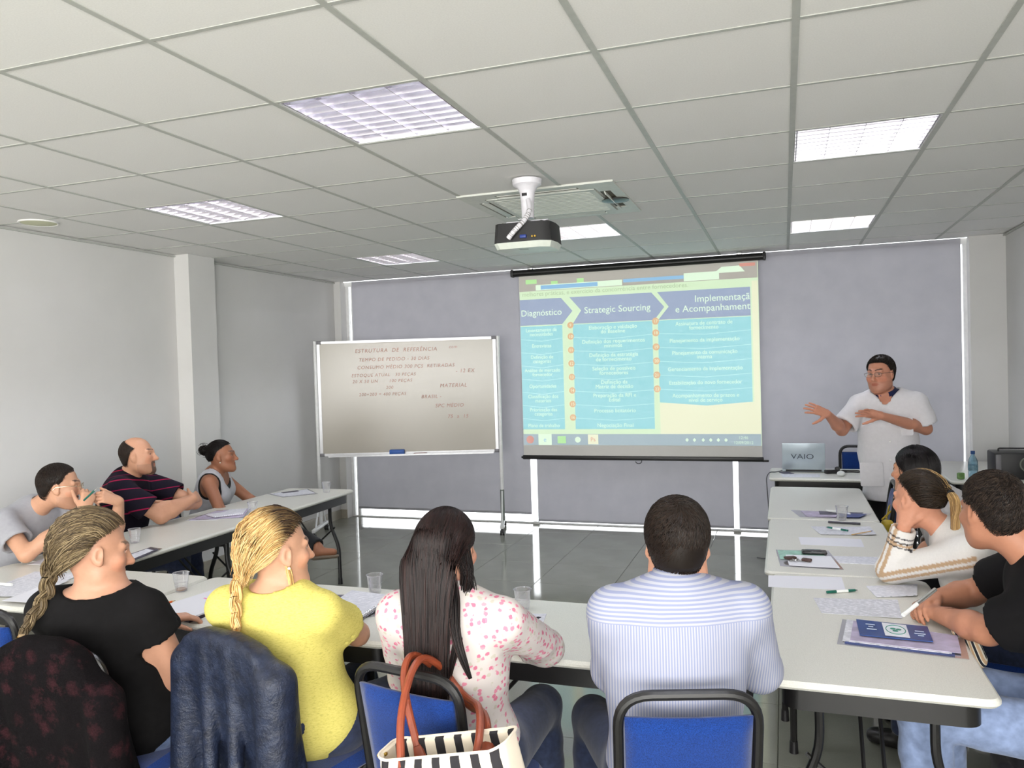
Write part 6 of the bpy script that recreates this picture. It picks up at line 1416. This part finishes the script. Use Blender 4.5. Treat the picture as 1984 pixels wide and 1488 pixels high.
cup(-3.455, 4.49, 'plastic cup beside the notepad on the left row of tables'); cup(-3.45, 5.40, 'plastic cup at the far end of the left row of tables'); cup(.30, 4.955, 'plastic cup on the right-hand row of tables'); cup(-3.56, 3.56, 'plastic cup behind the head of the woman in black')
# phone and keys
t_ = put('mobile_phone', mv(rbox(.115, .052, .014, .006, 3), (.118, 4.045, TZ+.0145), rz=.05), mat('phone_black', (26, 24, 26), .25), 'black mobile phone lying on the clear folder', 'phone', smooth='a')
sub('screen', mv(rbox(.07, .040, .002, .0008), (.115, 4.045, TZ+.0222), rz=.05), mat('phone_glass', (16, 16, 20), .08), t_)
t_ = thing('key_ring', 'bunch of keys with a brown leather fob on the clear folder', 'keys', (.03, 3.895, TZ+.006))
obj('leather_fob', mv(rbox(.055, .030, .012, .005), (-.022, .012, .008), rz=.5), mat('brown_leather', (62, 40, 34), .5), t_); obj('leather_fob', mv(rbox(.045, .026, .014, .006), (.050, -.018, .009), rz=-.3), MATS['brown_leather'], t_)
obj('ring', tube([(.014*math.cos(a), .014*math.sin(a), .007) for a in np.linspace(0, 2*PI, 18, False)], .0018, 6, True), m_chrome, t_)
for a in (-.9, -.3, .4):
    k_ = J(mv(lathe([(0, 0), (.010, 0), (.010, .002), (0, .002)], 12), (.018, 0, .004)), box(.026, .050, -.003, .003, .004, .006)); obj('key', mv(k_, rz=a-1.2), m_ps, t_)
# laptop desk
t = thing('laptop', 'silver laptop with a dark logo on its lid, on the desk by the presenter', 'laptop', (.135, 6.99, TZ)); m_lap = mat('laptop_silver', (188, 200, 208), .3, metal=.35, var=.02)
obj('base', mv(rbox(.335, .235, .022, .006), (0, .118, .014)), m_lap, t); obj('keyboard', box(-.14, .14, .03, .14, .025, .027), m_dark, t); obj('hinge', tube([(-.14, -.002, .018), (.14, -.002, .018)], .010, 10), m_dark, t)
lid = mv(mv(rbox(.335, .010, .232, .005), (0, 0, .122)), (0, -.004, .014), R=rotx(.20)); obj('lid', lid, m_lap, t)
text('brand_mark', 'VAIO', .062, mat('logo_grey', (92, 98, 108), .3, metal=.4), t, (-.008, -.038, .115), (PI/2+.20, 0, 0), sx=1.25)
lw_ = mv(mv(box(-.155, .155, .0052, .0062, .02, .225), (0, 0, .0)), (0, -.004, .014), R=rotx(.20)); obj('screen', lw_, m_dark, t)
tag(obj('power_adapter', J(mv(rbox(.10, .05, .03, .008), (.345, 6.93, TZ+.0155), rz=.4), mv(rbox(.035, .05, .05, .01), (.395, 6.97, TZ+.026), rz=-.3), tube([(.395, 6.98, TZ+.02), (.43, 6.99, TZ+.012), (.47, 7.0, TZ+.008), (.47, 7.03, TZ+.006)], .004, 6)), m_dark), 'black power adapter beside the silver laptop', 'power adapter')
tag(obj('computer_mouse', mv(ball((0, 0, .0), (.032, .05, .022), 16, 10), (.412, 6.80, TZ+.018)), mat('mouse_white', (226, 228, 226), .35), smooth=True), 'small white mouse on the laptop desk', 'mouse')
tag(obj('coiled_cable', tube([(.50+.075*math.cos(a), 7.02+.06*math.sin(a), TZ+.005+.002*math.sin(3*a)+.006*a/12) for a in np.linspace(0, 4*PI, 60)], .0032, 6), m_dark), 'loop of black cable on the laptop desk by the white coat', 'cable')
cbp = arc_path([(-.03, 7.02, TZ+.007), (-.09, 6.93, TZ+.005), (-.135, 6.90, TZ+.010), (-.16, 6.86, .70), (-.145, 6.80, .45), (-.15, 6.84, .2), (-.17, 6.88, .006), (-.25, 6.95, .006)], .06, 5)
tag(obj('hanging_cable', tube(cbp, .004, 6), mat('cable_grey', (70, 72, 76), .5)), 'grey cable hanging over the left end of the laptop desk', 'cable')
put('dark_booklet', quad([(-.06, 6.95), (.0, 6.99), (.06, 6.88), (-.02, 6.85)], TZ, .004), m_dkp, 'dark booklet at the left end of the laptop desk', 'booklet')
# corner table
t = thing('water_bottle', 'water bottle with a blue cap on the corner table', 'bottle', (1.335, 6.76, TZ))
n = NB('bottle_plastic'); tr = n.add('ShaderNodeBsdfTransparent'); tr.inputs[0].default_value = (.62, .80, .90, 1); gl = n.add('ShaderNodeBsdfGlossy'); gl.inputs['Roughness'].default_value = .05; mx = n.add('ShaderNodeMixShader'); lw = n.add('ShaderNodeLayerWeight'); lw.inputs[0].default_value = .35
n.ln(lw.outputs[1], mx.inputs[0]); n.ln(tr.outputs[0], mx.inputs[1]); n.ln(gl.outputs[0], mx.inputs[2]); n.ln(mx.outputs[0], n.n['Material Output'].inputs[0])
obj('bottle_wall', lathe([(0, .004), (.026, .001), (.032, .008), (.033, .05), (.031, .055), (.033, .06), (.033, .125), (.030, .145), (.018, .172), (.0125, .180), (.0125, .195)], 22), n.m, t)
obj('cap', lathe([(.0145, .188), (.015, .190), (.0148, .212), (0, .213)], 18), mat('cap_blue', (24, 66, 122), .4), t); obj('label', lathe([(.0335, .066), (.0337, .067), (.0337, .105), (.0335, .106)], 22), mat('bottle_label', (96, 128, 142), .5, vs=60, var=.3), t)
t = thing('stereo_speaker', 'black box loudspeaker with round silver cone on the corner table', 'loudspeaker', (1.645, 6.86, TZ))
obj('cabinet', mv(rbox(.34, .24, .20, .012), (0, 0, .10)), m_dark, t); obj('side_panel', mv(rbox(.035, .012, .17, .004), (-.145, -.122, .10)), mat('grey_panel', (112, 110, 114), .5), t); m_cone = mat('cone_grey', (120, 124, 112), .4)
for q in (.045,):
    obj('driver_ring', mv(lathe([(.05, 0), (.056, .004), (.054, .010), (.046, .006), (.046, 0)], 24), (q, -.121, .115), R=rotx(PI/2)), m_cone, t); obj('driver_cone', mv(lathe([(.046, .003), (.018, -.012), (.017, -.006), (0, .002)], 22), (q, -.122, .115), R=rotx(PI/2)), mat('cone_dark', (58, 58, 54), .5), t)
obj('carry_handle', tube(arc_path([(-.12, 0, .198), (-.12, 0, .222), (.12, 0, .222), (.12, 0, .198)], .02, 4), .006, 8), m_dark, t)
tag(obj('green_packet', mv(rbox(.05, .03, .05, .008), (1.245, 6.72, TZ+.026), rz=.3), mat('packet_green', (98, 130, 74), .5, var=.25, vs=40)), 'small green packet beside the water bottle', 'packet')
# yellow strapped pouch on the chair by the presenter
t = thing('yellow_pouch', 'yellow pouch with a strap hanging on the chair beside the presenter', 'pouch', (.60, 5.30, .62)); m_yel = mat('pouch_yellow', (178, 152, 30), .5, var=.12)
obj('pouch_body', mv(rbox(.07, .10, .10, .022, 3), (-.02, 0, .0)), m_yel, t); obj('strap', tube(arc_path([(-.05, .02, .05), (.03, .06, .12), (.075, .12, .14), (.08, .24, .14), (.02, .25, .10), (-.02, .05, .05)], .03, 4), .006, 8, flat=(1, .5)), m_yel, t); obj('buckle', mv(rbox(.02, .012, .016, .003), (.0, -.05, .03)), m_ps, t)
# striped knit by the elbow of the man in black
f = Fld(A(.47, 2.90, .60), A(.66, 3.12, .80), .006); f.cone(A(.535, 2.98, .745), A(.565, 3.05, .745), .020, .020, .02); f.cone(A(.565, 2.98, .75), A(.585, 2.95, .665), .022, .030, .025); f.cone(A(.575, 3.04, .745), A(.59, 3.02, .66), .02, .028, .025)
n = NB('striped_knit'); v = n.coords(rot=(0, .5, .4)); w = n.add('ShaderNodeTexWave', wave_type='BANDS', bands_direction='X'); w.inputs['Scale'].default_value = 18; n.ln(v, w.inputs[0]); n.ln(n.ramp(w.outputs[1], [(.3, lin((28, 30, 40))), (.36, lin((214, 208, 192))), (.7, lin((214, 208, 192))), (.76, lin((190, 158, 124)))]), n.b.inputs['Base Color']); n.b.inputs['Roughness'].default_value = .9
tag(obj('knit_scarf', wrinkle(smooth_mesh(f.nets(), 1), 4, .003, 40), n.m, smooth=True), 'striped knit scarf end on the table edge by the man in black', 'scarf')
# bag on the floor
t = thing('backpack', 'dark backpack on the floor between the right-hand chairs', 'backpack', (.86, 3.25, 0)); m_bp = cloth('backpack_nylon', (30, 29, 34), .2)
obj('pack_body', mv(rbox(.26, .17, .36, .06, 3), (0, 0, .185)), m_bp, t); obj('front_pocket', mv(rbox(.06, .14, .19, .025, 3), (-.14, 0, .12)), m_bp, t); obj('grab_loop', tube(arc_path([(0, -.04, .355), (0, -.03, .40), (0, .03, .40), (0, .04, .355)], .02, 4), .006, 8), m_dark, t)
for sy in (-.05, .05): obj('shoulder_strap', tube(arc_path([(.11, sy, .33), (.17, sy, .28), (.17, sy, .12), (.11, sy, .06)], .04, 4), .012, 8, flat=(.4, 1)), m_bp, t)

bake_texts()
